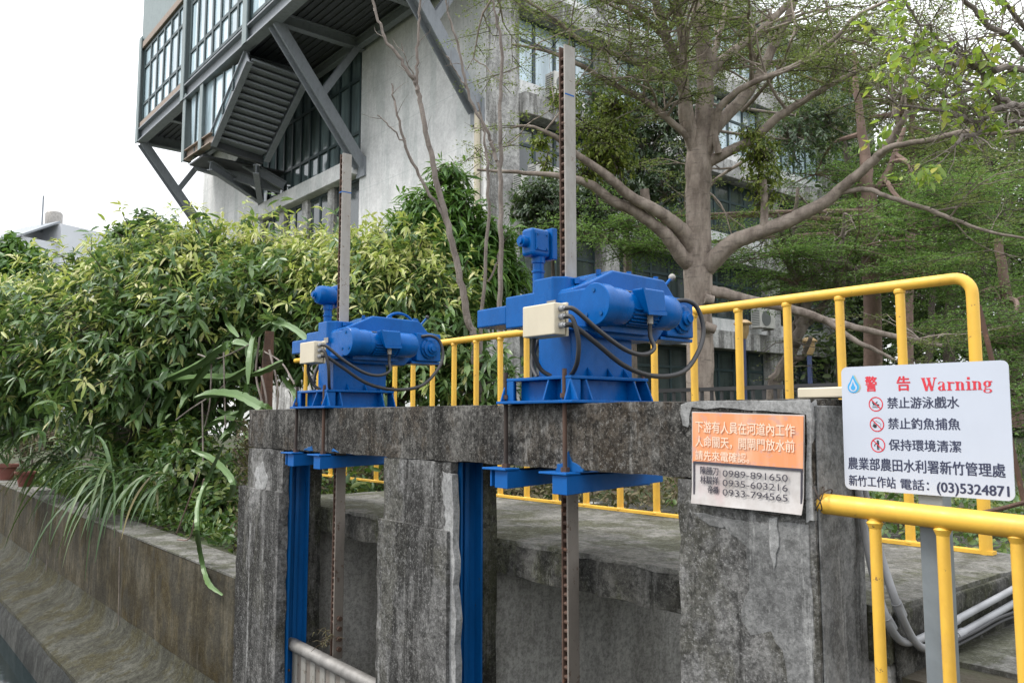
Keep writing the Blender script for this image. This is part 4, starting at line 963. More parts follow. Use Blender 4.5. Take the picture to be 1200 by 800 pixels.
# ------------------------------------------------------------------ the big feathery tree by the walkway
rng = np.random.default_rng(5)
D0 = 10.0
base = at_d(822, 520, D0); base[2] = -.12
bt = empty('feathery_tree', 'big pale-barked tree with forking limbs and fine feathery leaves behind the yellow railing', 'tree', base)
LT = MB(); tips = []
trunk_px = [(822, 545, 46), (822, 490, 38), (821, 440, 34), (819, 380, 34), (818, 320, 36), (818, 270, 31), (818, 225, 31), (819, 192, 34), (823, 165, 28), (826, 120, 22), (826, 75, 20), (820, 20, 18), (815, -50, 14), (812, -130, 8)]
P, R = path(trunk_px, D0, D0, 5); R = R * .93; LT.tube(wob(P, .006), R * (1 + RNG.normal(size=len(R)) * .015), 16)
limbs = [  # px polyline, depth start, depth end, sprays from fraction, how many side branches
 ([(826, 192, 15), (845, 182, 14), (884, 162, 12), (911, 138, 11), (942, 118, 9), (976, 98, 8), (1009, 83, 6), (1040, 72, 4)], 10, 9.3, .45, 7),
 ([(822, 196, 12), (833, 168, 11), (842, 130, 10), (858, 112, 9), (884, 96, 8), (928, 79, 7), (976, 47, 6), (1003, 20, 5), (1043, 0, 4), (1090, -25, 3)], 9.8, 8.8, .45, 8),
 ([(826, 170, 17), (845, 142, 16), (871, 115, 15), (894, 81, 13), (911, 44, 12), (928, 10, 10), (945, -40, 7)], 10.1, 10.8, .4, 7),
 ([(828, 92, 13), (845, 72, 12), (864, 57, 11), (894, 34, 10), (928, 0, 8), (965, -40, 6)], 10, 10.6, .4, 6),
 ([(822, 318, 26), (838, 303, 25), (860, 284, 22), (895, 270, 19), (930, 256, 18), (965, 238, 16), (990, 217, 14), (1011, 200, 13), (1033, 179, 12), (1050, 155, 10), (1064, 130, 7)], 10, 8.6, .75, 3),
 ([(1030, 182, 10), (1045, 172, 8), (1085, 165, 7), (1130, 155, 7), (1170, 156, 6), (1215, 152, 5)], 8.7, 7.9, .4, 3),
 ([(985, 226, 7), (1016, 222, 6.5), (1043, 232, 6), (1087, 245, 6), (1120, 258, 5), (1160, 272, 4), (1205, 280, 3)], 9.2, 8.4, .5, 4),
 ([(826, 340, 17), (846, 343, 15), (874, 350, 13), (930, 363, 12), (969, 375, 10), (1025, 389, 8), (1081, 400, 6.5), (1104, 405, 5)], 10, 9.2, .8, 2),
 ([(965, 373, 8), (1000, 398, 7), (1030, 412, 5), (1052, 424, 3)], 9.5, 9.3, .8, 1),
 ([(815, 312, 25), (800, 302, 21), (785, 281, 18), (765, 262, 16), (740, 245, 15), (715, 234, 13), (697, 219, 12), (675, 210, 10), (645, 205, 7), (605, 202, 5), (559, 199, 3)], 10, 9.2, 2, 0),
 ([(813, 298, 24), (800, 272, 21), (785, 258, 18), (768, 246, 16), (737, 229, 14), (714, 208, 12), (675, 180, 9), (650, 160, 7), (620, 148, 4), (598, 150, 3)], 9.8, 9.0, .8, 3),
 ([(817, 190, 11), (806, 162, 10), (790, 146, 9), (765, 125, 8.5), (737, 108, 8), (704, 91, 7), (675, 74, 6), (640, 60, 4.5), (600, 52, 3)], 9.8, 9.2, .3, 8),
 ([(813, 186, 10), (800, 140, 10), (797, 101, 9), (771, 84, 8), (721, 64, 7), (680, 47, 6), (656, 27, 5), (616, 0, 4), (580, -18, 3)], 9.7, 9.1, .3, 8),
 ([(815, 180, 15), (806, 130, 15), (798, 88, 14), (781, 44, 13), (768, 0, 11), (752, -50, 8)], 9.7, 9.6, .5, 6),
 ([(778, 44, 8), (760, 25, 7), (737, 7, 6), (705, -20, 4)], 9.7, 9.3, .2, 6),
 ([(816, 188, 13), (806, 150, 12), (803, 100, 11), (799, 50, 10), (794, 0, 9), (786, -60, 6)], 9.6, 9.4, .5, 5),
 ([(824, 120, 9), (838, 60, 8), (850, 10, 7), (858, -40, 5)], 10.2, 10.6, .2, 5),
]
for px, d0, d1, fr, ns in limbs:
    P, R = path(px, 10 if d0 > 9.55 else d0, d1, 5); P = wob(P, .003); R = R * .9; LT.tube(P, R, 10)
    n = len(P); i0 = int(n * min(fr, .98))
    if ns == 0: continue
    for i in range(i0, n, 2): tips.append((P[i], unit(P[i] - P[i - 1])))
    for _ in range(ns):
        i = rng.integers(max(1, i0), n); dr = unit(P[i] - P[i - 1]); s = rng.normal(size=3) * np.array([1, 1, .35])
        grow(LT, P[i], unit(unit(s) + dr * .6 + np.array([0, 0, .1])), rng.uniform(.6, 1.3), max(.008, R[i] * .5), 1, rng, tips, .4, .1)
for px in ([(895, 272, 10), (896, 240, 9), (894, 211, 9)], [(762, 248, 11), (757, 236, 11), (755, 222, 11)], [(826, 350, 12), (836, 352, 11)], [(826, 382, 12), (838, 386, 11)], [(842, 180, 9), (838, 160, 8), (836, 128, 7)]):
    P, R = path(px, 9.55 if px[0][0] > 890 else 9.85 if px[0][0] < 800 else 9.8, None, 3); LT.tube(P, R, 10)
LT.build('trunk', 'bark_main', bt, smooth=True)
# an upper crown above the frame that shades and hangs into the picture
UP = MB()
for px, py, d in ((640, -60, 9.2), (720, -70, 9.5), (800, -90, 9.8), (880, -70, 10.2), (960, -60, 9.6), (1040, -50, 9), (590, -20, 9.2), (680, -20, 9.6), (1010, 20, 10.4), (930, 30, 11), (870, 130, 10.6), (900, 175, 11), (960, 70, 10.8)):
    grow(UP, at_d(px, py, d), unit(rng.normal(size=3) * np.array([1, 1, .3])), 1.5, .03, 2, rng, tips, .4, .0)
UP.build('upper_branches', 'bark_main', bt, smooth=True)
print('main tips', len(tips), feather('crown', [t for i, t in enumerate(tips) if i % 5 > 1], rng, 'l_feather', bt, per=1, L=(.25, .75), step=.042, k=7, spread=.04, size=.033, wd=.45))

# ------------------------------------------------------------------ feathery trees further back
def far_tree(trunks, pads, d, label, mat='l_feather2', barkm='bark_pink', name='feathery_tree', size=.045, per=3, n_tip=7, seed=0, k=6, L=(.4, .9), r=1.2):
    rng = np.random.default_rng(100 + seed); b0 = at_d(trunks[0][0][0], 500, d); b0[2] = -.1
    e = empty(name, label, 'tree', b0); T_ = MB(); tips = []; ends = []
    for px in trunks:
        P, R = path(px, d, d, 5); T_.tube(wob(P, .012), R, 10); ends.append(P)
    allp = np.concatenate(ends)
    for x, y, dd, rad in pads:
        c = at_d(x, y, d + dd); q = allp[np.argmin(np.linalg.norm((allp - c) * np.array([1, 1, 1.6]) + np.array([0, 0, -.8]), axis=1))]
        mid = (q + c) / 2 + rng.normal(size=3) * .15; P = np.array(spline([q, mid, c], 5)); T_.tube(P, np.linspace(.05, .012, len(P)), 6)
        for i in range(len(P) // 2, len(P)): tips.append((P[i], unit(P[i] - P[i - 1])))
        for _ in range(n_tip):
            grow(T_, c, unit(rng.normal(size=3) * np.array([1, 1, .12])), rad * rng.uniform(.5, 1.1), .014, 0, rng, tips, .35, .02, 4)
    T_.build('trunk', barkm, e, smooth=True)
    print(name, len(tips), feather('crown', tips, rng, mat, e, per=per, L=L, step=.06, k=k, spread=.06, size=size, wd=.42, droop=.15))
    return e
far_tree([[(1024, 470, 22), (1022, 380, 20), (1020, 300, 19), (1017, 235, 17), (1013, 180, 12), (1005, 120, 8), (1000, 60, 5)], [(1018, 240, 10), (1040, 200, 8), (1060, 150, 5)]],
         [(905, 300, -1, .7), (955, 262, 0, .9), (1000, 290, -1.2, 1.3), (1060, 270, -1, 1.2), (930, 330, -.8, .7), (1080, 320, -1.5, 1.0), (1010, 250, .5, 1.2), (955, 205, 1, 1.0), (1075, 215, -.5, 1.2), (1120, 240, -1, 1.2), (1170, 215, -1, 1.2), (1150, 290, -1.5, 1.0), (1110, 340, -1, .9), (700, 272, -2, .9), (745, 255, -2, .7), (770, 290, -2.2, .4)], 14,
         'tall pinkish-trunked feathery tree rising behind the rounded end of the yellow railing', seed=1)
far_tree([[(1062, 470, 13), (1064, 380, 12), (1066, 300, 11), (1068, 220, 9), (1070, 130, 6)]],
         [(1040, 120, 0, 1.4), (1100, 180, 0, 1.4), (1000, 130, 1, 1.4), (940, 140, 0, .9), (1150, 130, 1, 1.6), (1050, 60, 1, 1.6), (980, 60, 0, 1.3), (1130, 60, 1, 1.6), (860, 60, 1, .9)], 17,
         'slimmer feathery tree standing just right of the pinkish trunk', 'l_feather', seed=2, size=.05, L=(.5, 1.1))
far_tree([[(1190, 500, 16), (1188, 420, 14), (1180, 350, 12), (1170, 280, 9)]],
         [(1185, 385, -1, .9), (1160, 400, -1, .7), (1200, 420, -1.5, .9), (1190, 350, 0, .9), (1140, 375, 0, .7), (1195, 455, -2, .8), (1215, 395, -1, 1), (1170, 430, -1.5, .6), (1205, 480, -2.5, .7)], 11.5,
         'low feathery tree with fresh green sprays at the right edge beyond the warning sign', seed=3, size=.038, L=(.3, .6))
# crooked bare-stemmed tree in front of the side wing
e = empty('crooked_tree', 'crooked leaning multi-stemmed tree against the side wing behind the yellow posts', 'tree', at_d(905, 470, 13.5) * (1, 1, 0))
T_ = MB(); tp = []
for px in ([(905, 480, 17), (909, 445, 15), (928, 412, 14), (938, 385, 13), (944, 365, 12), (950, 335, 11), (960, 315, 10), (985, 308, 9), (1005, 320, 7)], [(936, 390, 10), (958, 368, 9), (972, 345, 8), (980, 318, 7), (985, 290, 6), (990, 250, 4)],
           [(940, 375, 10), (932, 345, 9), (925, 310, 8), (918, 280, 7), (910, 250, 5)], [(930, 405, 9), (935, 350, 7), (932, 300, 6), (928, 262, 5), (935, 220, 4)], [(925, 415, 7), (940, 420, 6), (950, 395, 5)], [(905, 330, 0), (922, 305, 6), (906, 280, 5)][1:]):
    P, R = path(px, 13.5, 13, 5); P = wob(P, .02); T_.tube(P, R, 9)
    for i in range(len(P) // 2, len(P), 3): grow(T_, P[i], rnd_dirs(1)[0], .7, .02, 1, rng, tp, .5, .1)
T_.build('trunk', 'bark_grey', e, smooth=True)
feather('crown', tp[::2], rng, 'l_feather', e, per=1, L=(.2, .5), step=.06, k=5, spread=.05, size=.04)

# ------------------------------------------------------------------ lobed leafy crowns
def lobed(name, label, cat, base, lobes, trunk, leafm, n, L, W, seed, young=None, barkm='bark_dark', inner=.35, droop=.25, clump=8, spread=.5, group=None, tr=.06, flush=.45, size_clump=1.0, down=.35, group_k=1):
    """crown of leaf whorls on branch ends spread through overlapping lobes (centre, radius, squash)"""
    rng = np.random.default_rng(seed); e = empty(name, label, cat, base, group)
    C = np.array([l[0] for l in lobes]); Rr = np.array([l[1] for l in lobes]); Sq = np.array([l[2] if len(l) > 2 else .85 for l in lobes])
    pick = rng.choice(len(lobes), n, p=Rr ** 2 / (Rr ** 2).sum()); o = rnd_dirs(n)
    o[:, 2] = np.where((o[:, 2] < -.3) & (rng.random(n) < .6), -o[:, 2], o[:, 2])
    rad = Rr[pick] * np.where(rng.random(n) < inner, rng.uniform(.3, .8, n), rng.uniform(.75, 1.25, n))
    c = C[pick] + o * rad[:, None] * np.stack([np.ones(n), np.ones(n), Sq[pick]], 1)
    if group_k > 1:
        src = np.arange(n) // group_k * group_k; c = c[src] + rng.normal(size=c.shape) * L * 1.0; rad = rad[src]; o = o[src]; pick = pick[src]
    o = unit(o + rng.normal(size=o.shape) * .35 + np.array([0, 0, .15]))
    K = clump; ang = rng.uniform(0, 2 * math.pi, (n, K)); a = unit(np.cross(o, rng.normal(size=o.shape))); b = np.cross(o, a)
    tt = rng.random((n, K))
    dirs = (a[:, None] * np.cos(ang)[..., None] + b[:, None] * np.sin(ang)[..., None]) * rng.uniform(.6, 1.1, (n, K, 1)) + o[:, None] * (.15 + .8 * tt[..., None] ** 2) - np.array([0, 0, down]) * rng.uniform(.3, 1.2, (n, K, 1))
    bs = c[:, None] + o[:, None] * (tt[..., None] - .5) * L * 1.1 * size_clump
    ll = L * rng.uniform(.65, 1.25, (n, K)); nr = unit(o[:, None] * .6 + np.array([0, 0, 1.]) + rng.normal(size=(n, K, 3)) * .4)
    isy = np.zeros(n, bool)
    if young:
        top = (o[:, 2] > -.15) & (rad > Rr[pick] * .6)
        w_ = np.array([l[3] if len(l) > 3 else flush for l in lobes])[pick]; isy = top & (rng.random(n) < w_)
    T_ = MB()
    if len(trunk):
        for P, R in trunk: T_.tube(P, R, 9)
        allp = np.concatenate([P for P, R in trunk])
        for ci, r in zip(C, Rr):
            q = allp[np.argmin(np.linalg.norm(allp - ci, axis=1))]; m_ = (q + ci) / 2 + rng.normal(size=3) * .1
            T_.tube(spline([q, m_, ci], 5), np.linspace(tr, tr * .4, 11)[:11], 6)
        for i in range(0, n, 3):
            T_.tube([C[pick[i]] + (c[i] - C[pick[i]]) * .15, (C[pick[i]] + c[i]) / 2 + rng.normal(size=3) * .05, c[i]], [.012, .008, .004], 3, cap=False)
        T_.build('trunk', barkm, e, smooth=True)
    old = ~isy
    leaves('crown', bs[old].reshape(-1, 3), dirs[old].reshape(-1, 3), nr[old].reshape(-1, 3), ll[old].ravel(), ll[old].ravel() * W, leafm, e, quad=False, droop=droop)
    if isy.any():
        leaves('young_shoots', (bs[isy] + np.array([0, 0, L * .3])).reshape(-1, 3), dirs[isy].reshape(-1, 3) + np.array([0, 0, .15]), nr[isy].reshape(-1, 3), ll[isy].ravel() * .8, ll[isy].ravel() * W * .75, young, e, quad=False, droop=droop * 1.2)
    return e
def lob(px, py, d, r, *a): return (at_d(px, py, d), r, *a)
# lychee-like bush over the canal wall
tb = at_d(215, 520, 9.6); tb[2] = -.5
stems = [(np.array(spline([tb, at_d(225, 470, 9.6), at_d(215, 420, 9.7), at_d(235, 360, 9.7), at_d(250, 300, 9.7)], 6)), np.linspace(.085, .03, 25)),
         (np.array(spline([tb, at_d(190, 470, 9.5), at_d(150, 440, 9.4), at_d(100, 400, 9.4)], 6)), np.linspace(.07, .03, 19)),
         (np.array(spline([tb, at_d(245, 480, 9.3), at_d(290, 430, 9.2), at_d(340, 370, 9.3), at_d(400, 330, 9.4)], 6)), np.linspace(.07, .03, 25))]
L1 = [lob(25, 420, 10.5, .6), lob(70, 375, 10.4, .55, .85, .6), lob(60, 440, 10, .6), lob(105, 342, 10.6, .5, .85, .6), lob(85, 330, 10.8, .3, .85, .6), lob(125, 322, 10.8, .3, .85, .6), lob(130, 410, 9.6, .7), lob(120, 470, 9.4, .5), lob(160, 350, 9.8, .62, .85, .6), lob(190, 430, 9.3, .65),
      lob(205, 335, 9.9, .58, .85, .6), lob(215, 375, 9.5, .65, .85, .4), lob(255, 325, 9.9, .55, .85, .7), lob(255, 390, 9.3, .7, .85, .3), lob(305, 322, 9.9, .52, .85, .8), lob(310, 370, 9.3, .65, .85, .45), lob(300, 430, 9.3, .5),
      lob(350, 326, 9.8, .5, .85, .85), lob(360, 380, 9.2, .5, .85, .4), lob(385, 335, 9.6, .45, .85, .85), lob(15, 480, 10.4, .5), lob(210, 480, 9.5, .45), lob(85, 415, 9.8, .55, .85, .3), lob(5, 375, 11, .45, .85, .5), lob(235, 450, 9.5, .5), lob(160, 505, 9.4, .4), lob(280, 290, 10.1, .22, .9, .9), lob(175, 300, 10.2, .25, .9, .7), lob(230, 290, 10.2, .22, .9, .8)]
lobed('lychee_bush', 'broad dark glossy bush with pale yellow new shoots overhanging the canal wall', 'bush', tb, L1, stems, 'l_litchi', 5600, .16, .30, 21, 'l_young', flush=.45, inner=.35, group_k=5)
tb = at_d(470, 480, 8.6); tb[2] = -.3
stems = [(np.array(spline([tb, at_d(468, 420, 8.6), at_d(455, 370, 8.6), at_d(440, 310, 8.7)], 6)), np.linspace(.06, .02, 19))]
L2 = [lob(400, 325, 9.2, .42, .85, .85), lob(432, 328, 8.8, .45, .85, .85), lob(460, 355, 8.4, .5, .85, .7), lob(420, 370, 8.6, .5, .85, .5), lob(480, 335, 8.6, .38, .85, .85), lob(503, 375, 8.2, .38, .85, .6), lob(490, 425, 8.2, .42, .85, .2), lob(455, 415, 8.4, .5, .85, .2), lob(525, 360, 8.4, .25, .85, .8), lob(445, 295, 9.2, .2, .85, .9), lob(520, 440, 8.0, .4, .85, .1), lob(555, 455, 7.8, .35, .85, .05)]
lobed('lychee_bush', 'smaller bush crowded with pale yellow shoots standing behind the far blue hoist', 'bush', tb, L2, stems, 'l_litchi', 2500, .14, .30, 22, 'l_young', flush=.45, inner=.35, group_k=5)
# bright pinnate tree by the building corner
tb = at_d(535, 470, 9.3); tb[2] = -.2
stems = [(np.array(spline([tb, at_d(530, 400, 9.3), at_d(525, 330, 9.3), at_d(520, 270, 9.3)], 6)), np.linspace(.05, .015, 19))]
L3 = [lob(520, 230, 9.3, .22), lob(528, 205, 9.3, .14), lob(500, 255, 9.3, .30), lob(535, 265, 9.2, .35), lob(490, 285, 9.3, .32), lob(525, 310, 9.1, .42), lob(560, 300, 9.2, .36), lob(575, 325, 9.2, .30), lob(550, 345, 9, .35), lob(492, 262, 9.4, .2), lob(580, 280, 9.3, .2), lob(595, 330, 9.3, .2)]
lobed('mango_tree', 'bright green tree with drooping narrow leaves in front of the pale wall', 'tree', tb, L3, stems, 'l_mango', 1150, .17, .2, 23, None, inner=.3, droop=.35, down=.5)
# dark evergreen between the side wing and the big tree
tb = at_d(742, 500, 13.2); tb[2] = -.1
stems = [(np.array(spline([tb, at_d(740, 400, 13.2), at_d(735, 300, 13.2), at_d(730, 200, 13.2), at_d(735, 110, 13.2)], 6)), np.linspace(.10, .03, 25))]
L4 = [lob(760, 190, 13, .65), lob(790, 150, 13, .65), lob(730, 150, 13.2, .6), lob(785, 225, 12.6, .5), lob(720, 225, 12.8, .55), lob(700, 115, 13.4, .45), lob(770, 110, 13.2, .55), lob(745, 240, 12.6, .35), lob(930, 165, 14.5, .6), lob(965, 140, 14.8, .6)]
lobed('evergreen_tree', 'dark small-leaved evergreen filling the gap left of the big tree trunk', 'tree', tb, L4, stems, 'l_dark', 2100, .085, .42, 24, None, inner=.4, clump=9, barkm='bark_grey', tr=.04, down=.15, size_clump=2)
tb = at_d(652, 470, 12.5); tb[2] = -.1
stems = [(np.array(spline([tb, at_d(650, 400, 12.5), at_d(648, 320, 12.5), at_d(646, 250, 12.5)], 6)), np.linspace(.05, .02, 19))]
L5 = [lob(640, 232, 12.4, .42), lob(665, 245, 12.2, .4), lob(620, 248, 12.4, .3), lob(690, 235, 12.4, .35), lob(700, 258, 12.2, .25), lob(650, 262, 12.2, .25)]
lobed('evergreen_tree', 'small dark round-topped evergreen below the air conditioner behind the near rack', 'tree', tb, L5, stems, 'l_dark', 800, .08, .45, 25, None, inner=.4, clump=9, tr=.02, down=.1, size_clump=2)
# yellow-green creeper hanging in the main tree's left limb
tb = at_d(700, 240, 9.6)
L6 = [lob(690, 150, 9.9, .28), lob(700, 185, 9.8, .3), lob(715, 165, 9.9, .28), lob(725, 195, 9.8, .24), lob(685, 205, 9.7, .22), lob(632, 170, 9.6, .16), lob(640, 190, 9.5, .14), lob(660, 120, 9.8, .2), lob(720, 130, 9.9, .25)]
lobed('creeper', 'thin yellow-green creeper hanging from the left limbs of the big tree', 'creeper', tb, L6, [(np.array(spline([tb, at_d(700, 215, 9.8), at_d(712, 180, 9.8), at_d(700, 140, 9.9)], 6)), np.linspace(.012, .006, 19))], 'l_lime', 620, .06, .5, 26, None, inner=.6, clump=6, tr=.006, down=.5, size_clump=3)
tb = at_d(893, 262, 9.75)
lobed('creeper', 'yellow-green creeper tuft around the broken stub on the right limb of the big tree', 'creeper', tb, [lob(890, 185, 9.7, .26), lob(893, 215, 9.65, .22), lob(898, 235, 9.6, .16), lob(880, 160, 9.8, .16)], [(np.array(spline([tb, at_d(892, 230, 9.7), at_d(889, 200, 9.7), at_d(886, 165, 9.75)], 6)), np.linspace(.012, .006, 19))], 'l_lime', 330, .055, .5, 27, None, inner=.6, clump=6, tr=.005, down=.5, size_clump=3)
# trees at the far left
for k, (px, d, lb, sd) in enumerate(((-15, 17, 'dark green tree at the left edge below the open sky', 31), (150, 22, 'dark leafy tree top behind the bush, right of the distant house', 32))):
    tb = at_d(px, 500, d); tb[2] = -.3
    Ls = [lob(0, 335, d, .9), lob(30, 340, d, .7), lob(5, 375, d, 1.0), lob(50, 365, d, .6), lob(12, 290, d, .25), lob(-30, 320, d, 1.0), lob(38, 305, d, .25)] if k == 0 else [lob(165, 300, d, .8), lob(190, 280, d, .5), lob(150, 285, d, .5), lob(185, 310, d, .9), lob(205, 285, d, .5), lob(170, 262, d, .3)]
    lobed('leafy_tree', lb, 'tree', tb, Ls, [(np.array(spline([tb, at_d(px + 8, 420, d), at_d(px + 15, 340, d), at_d(px + 20, 290, d)], 6)), np.linspace(.14, .05, 19))], 'l_mango' if k == 0 else 'l_litchi', 1100, .2, .42, sd, None, inner=.3, clump=7, tr=.05)
# lime-leaved twiggy tree at upper right (nearest)
e = empty('twiggy_tree', 'twiggy half-bare tree with large lime leaves at the upper right', 'tree', at_d(1330, 520, 6.2) * (1, 1, 0) + (0, 0, -.1))
T_ = MB(); tp = []; r2 = np.random.default_rng(77)
for px in ([(1330, 600, 30), (1325, 420, 28), (1310, 280, 24), (1290, 180, 18), (1260, 120, 13)], [(1262, 122, 10), (1200, 122, 8), (1171, 128, 7), (1141, 142, 6), (1117, 133, 5), (1070, 125, 3), (1030, 110, 2)], [(1280, 160, 11), (1200, 143, 8), (1148, 155, 6), (1120, 169, 4)],
           [(1270, 150, 9), (1185, 125, 7), (1160, 98, 6), (1137, 74, 6), (1097, 47, 4), (1070, 17, 3), (1055, -15, 2)], [(1265, 130, 10), (1210, 84, 8), (1160, 78, 8), (1130, 72, 5), (1090, 80, 3)], [(1270, 130, 10), (1200, 60, 8), (1150, 20, 6), (1110, -20, 4)], [(1250, 100, 7), (1185, 10, 5), (1170, -30, 4)], [(1180, 125, 4), (1150, 105, 3.5), (1110, 112, 3), (1075, 95, 2)], [(1160, 100, 4), (1120, 95, 3), (1085, 60, 2), (1060, 45, 1.5)]):
    P, R = path(px, 6.4, 5.9, 5); P = wob(P, .012); T_.tube(P, R, 8)
    if px[0][1] > 400: continue
    for i in range(len(P) // 3, len(P)):
        for _ in range(2): grow(T_, P[i], unit(P[i] - P[i - 1]) * .8 + rnd_dirs(1)[0] * .8, r2.uniform(.15, .5), max(.003, R[i] * .35), 1, r2, tp, .6, .15, 5, (1, 3))
T_.build('trunk', 'twig', e, smooth=True)
wt = np.array([1.0 if -1.2 < (p - EYE) @ RT / ((p - EYE) @ FW) and (p - EYE) @ RT / ((p - EYE) @ FW) < .62 else .25 for p, d in tp]); sel = [tp[i] for i in r2.choice(len(tp), 95, replace=False, p=wt / wt.sum())]
B = np.array([p + r2.normal(size=3) * .035 for p, d in sel for _ in range(8)]); D = np.array([d for p, d in sel for _ in range(8)]) * .7 + r2.normal(size=(len(B), 3)) * .7 + (0, 0, -.15)
sz = r2.uniform(.035, .10, len(B)); leaves('crown', B, D, unit(r2.normal(size=B.shape) * .7 + (0, 0, 1)), sz, sz * .55, 'l_bright', e, quad=False)

# ------------------------------------------------------------------ bare saplings in front of the pale wall
def sapling(lines, d, label, barkm='twig'):
    b0 = at_d(lines[0][0][0], 480, d); b0[2] = -.3
    e = empty('bare_sapling', label, 'sapling', b0, 'bare saplings before the pale wall'); T_ = MB(); tp = []
    for px in lines:
        P, R = path(px, d, d, 6); P = wob(P, .006); T_.tube(P, R * .85, 8)
        for i in range(len(P) // 2, len(P) - 1, 4): grow(T_, P[i], unit(P[i + 1] - P[i]) + rnd_dirs(1)[0] * .7, .22, .004, 0, np.random.default_rng(i), tp, .4, .2, 4)
    T_.build('stem', barkm, e, smooth=True)
sapling(([(562, 470, 11), (555, 400, 10), (547, 370, 10), (538, 320, 9), (525, 265, 8.5), (511, 209, 8), (501, 162, 7), (491, 118, 6.5), (488, 98, 6), (473, 76, 5), (451, 44, 4), (437, 0, 3.5), (430, -25, 2)],
         [(488, 100, 4.5), (489, 68, 4), (491, 34, 3.5), (492, -5, 3)], [(527, 275, 5), (515, 245, 5), (498, 219, 4.5), (476, 172, 4), (464, 128, 3), (459, 98, 2)], [(474, 168, 2.5), (458, 150, 2), (442, 135, 1.5)], [(488, 95, 2), (478, 75, 1.5), (470, 50, 1)]), 7.6, 'tallest pale bare sapling forking twice before the blank grey wall')
sapling(([(588, 470, 9), (586, 355, 7), (587, 250, 6.5), (587, 198, 6), (586, 135, 5), (588, 67, 4.5), (583, 30, 3.5), (578, 0, 2.5)], [(586, 198, 5), (578, 175, 5), (570, 153, 4.5), (548, 108, 4), (538, 60, 3.5), (525, 13, 2.5), (520, -15, 2)], [(548, 105, 2.5), (535, 85, 2), (523, 66, 1.5)]), 7.4, 'straight bare sapling along the building corner with one leaning fork')
sapling(([(562, 440, 6), (566, 355, 5), (573, 252, 4.5), (571, 190, 4), (566, 150, 3), (560, 120, 2)], [(572, 330, 3), (585, 300, 3), (590, 268, 2)]), 7.7, 'thin short bare sapling left of the straight one')

# ------------------------------------------------------------------ cactus on its post
YC = 2.55
po = empty('wooden_post', 'split reddish wooden post holding up the climbing cactus', 'post', at_y(313, 560, YC + .1))
P = [at_y(x, y, YC + .1) for x, y in ((311, 640), (311, 560), (312, 470), (314, 420), (316, 388))]; MB().tube(P, [.055, .052, .05, .045, .036], 9).build('stake', 'woodpost', po, smooth=True)
cab = MB()
for x, y0 in ((306, 395), (321, 410), (309, 430)): cab.tube(spline([at_y(x + random.uniform(-6, 6), y0 + 45 * k, YC + .02) for k in range(5)], 5), .008, 5)
cab.build('aerial_roots', 'twig', po, smooth=True)
ca = empty('climbing_cactus', 'three-winged climbing cactus with long arching green stems sprawling left of the far hoist', 'cactus', at_y(300, 560, YC))
for px, dy, w in (([(317, 378), (300, 392), (294, 415), (291, 450)], -.05, 13), ([(319, 378), (338, 382), (358, 396), (372, 418)], 0, 11), ([(169, 448), (199, 442), (235, 425), (255, 410), (277, 402), (294, 406)], .0, 11), ([(199, 446), (236, 442), (270, 442), (292, 430)], .1, 12),
                  ([(228, 466), (250, 461), (280, 464), (304, 476), (319, 480)], -.1, 15), ([(292, 440), (314, 432), (331, 423)], -.1, 12), ([(211, 478), (222, 458), (234, 440), (252, 417)], .1, 13), ([(258, 515), (272, 500), (284, 480), (290, 445)], -.05, 11), ([(225, 527), (246, 536), (263, 550), (274, 567), (268, 586)], -.2, 10),
                  ([(262, 520), (244, 560), (233, 590), (232, 620), (235, 645), (241, 672), (247, 686), (261, 697)], -.57, 10), ([(278, 490), (287, 502), (293, 515)], -.1, 11), ([(186, 500), (193, 478), (205, 455)], .1, 12), ([(280, 395), (268, 380), (262, 362)], .1, 10), ([(240, 500), (262, 490), (290, 495)], .05, 10), ([(330, 440), (345, 460), (350, 480)], .1, 10), ([(300, 470), (275, 485), (255, 480)], -.1, 11)):
    P = np.array(spline([at_y(x, y, YC + dy + .08 * math.sin(i * 1.7)) for i, (x, y) in enumerate(px)], 7)); n = len(P); d = np.linalg.norm(P[0] - EYE)
    b = MB(); wv = w * d / FPX * .62; rows = []
    for i in range(n):
        t = unit(P[min(i + 1, n - 1)] - P[max(i - 1, 0)]); s = unit(np.cross(t, [0.3, .8, .2])); u = np.cross(s, t); k = wv * .55 * (1.0 + .1 * math.sin(i * 2.1)) * (min(1, .35 + 4 * min(i, n - 1 - i) / n)); row = []
        for j in range(3):
            a = 2 * math.pi * j / 3 + .5; row += [P[i] + k * (math.cos(a) * s + math.sin(a) * u), P[i] + k * .22 * (math.cos(a + 1.047) * s + math.sin(a + 1.047) * u)]
        rows += row
    b.add(rows, [(i * 6 + j, i * 6 + (j + 1) % 6, (i + 1) * 6 + (j + 1) % 6, (i + 1) * 6 + j) for i in range(n - 1) for j in range(6)] + [tuple(range(6)), tuple(range((n - 1) * 6, n * 6))]).build('stem', 'cactus', ca)
tw = MB()
for px in ([(206, 492), (225, 478), (250, 462), (262, 452)], [(248, 415), (246, 470), (240, 500)], [(262, 412), (264, 500)], [(237, 470), (238, 540)], [(300, 400), (255, 420), (232, 415)], [(310, 412), (330, 425), (345, 450)]): tw.tube(spline([at_y(x, y, YC + .05) for x, y in px], 5), .007, 5)
tag(tw.build('dry_stems', 'twig', None, smooth=True), 'dry pale stems tangled in the cactus beside the wooden post', 'stems')
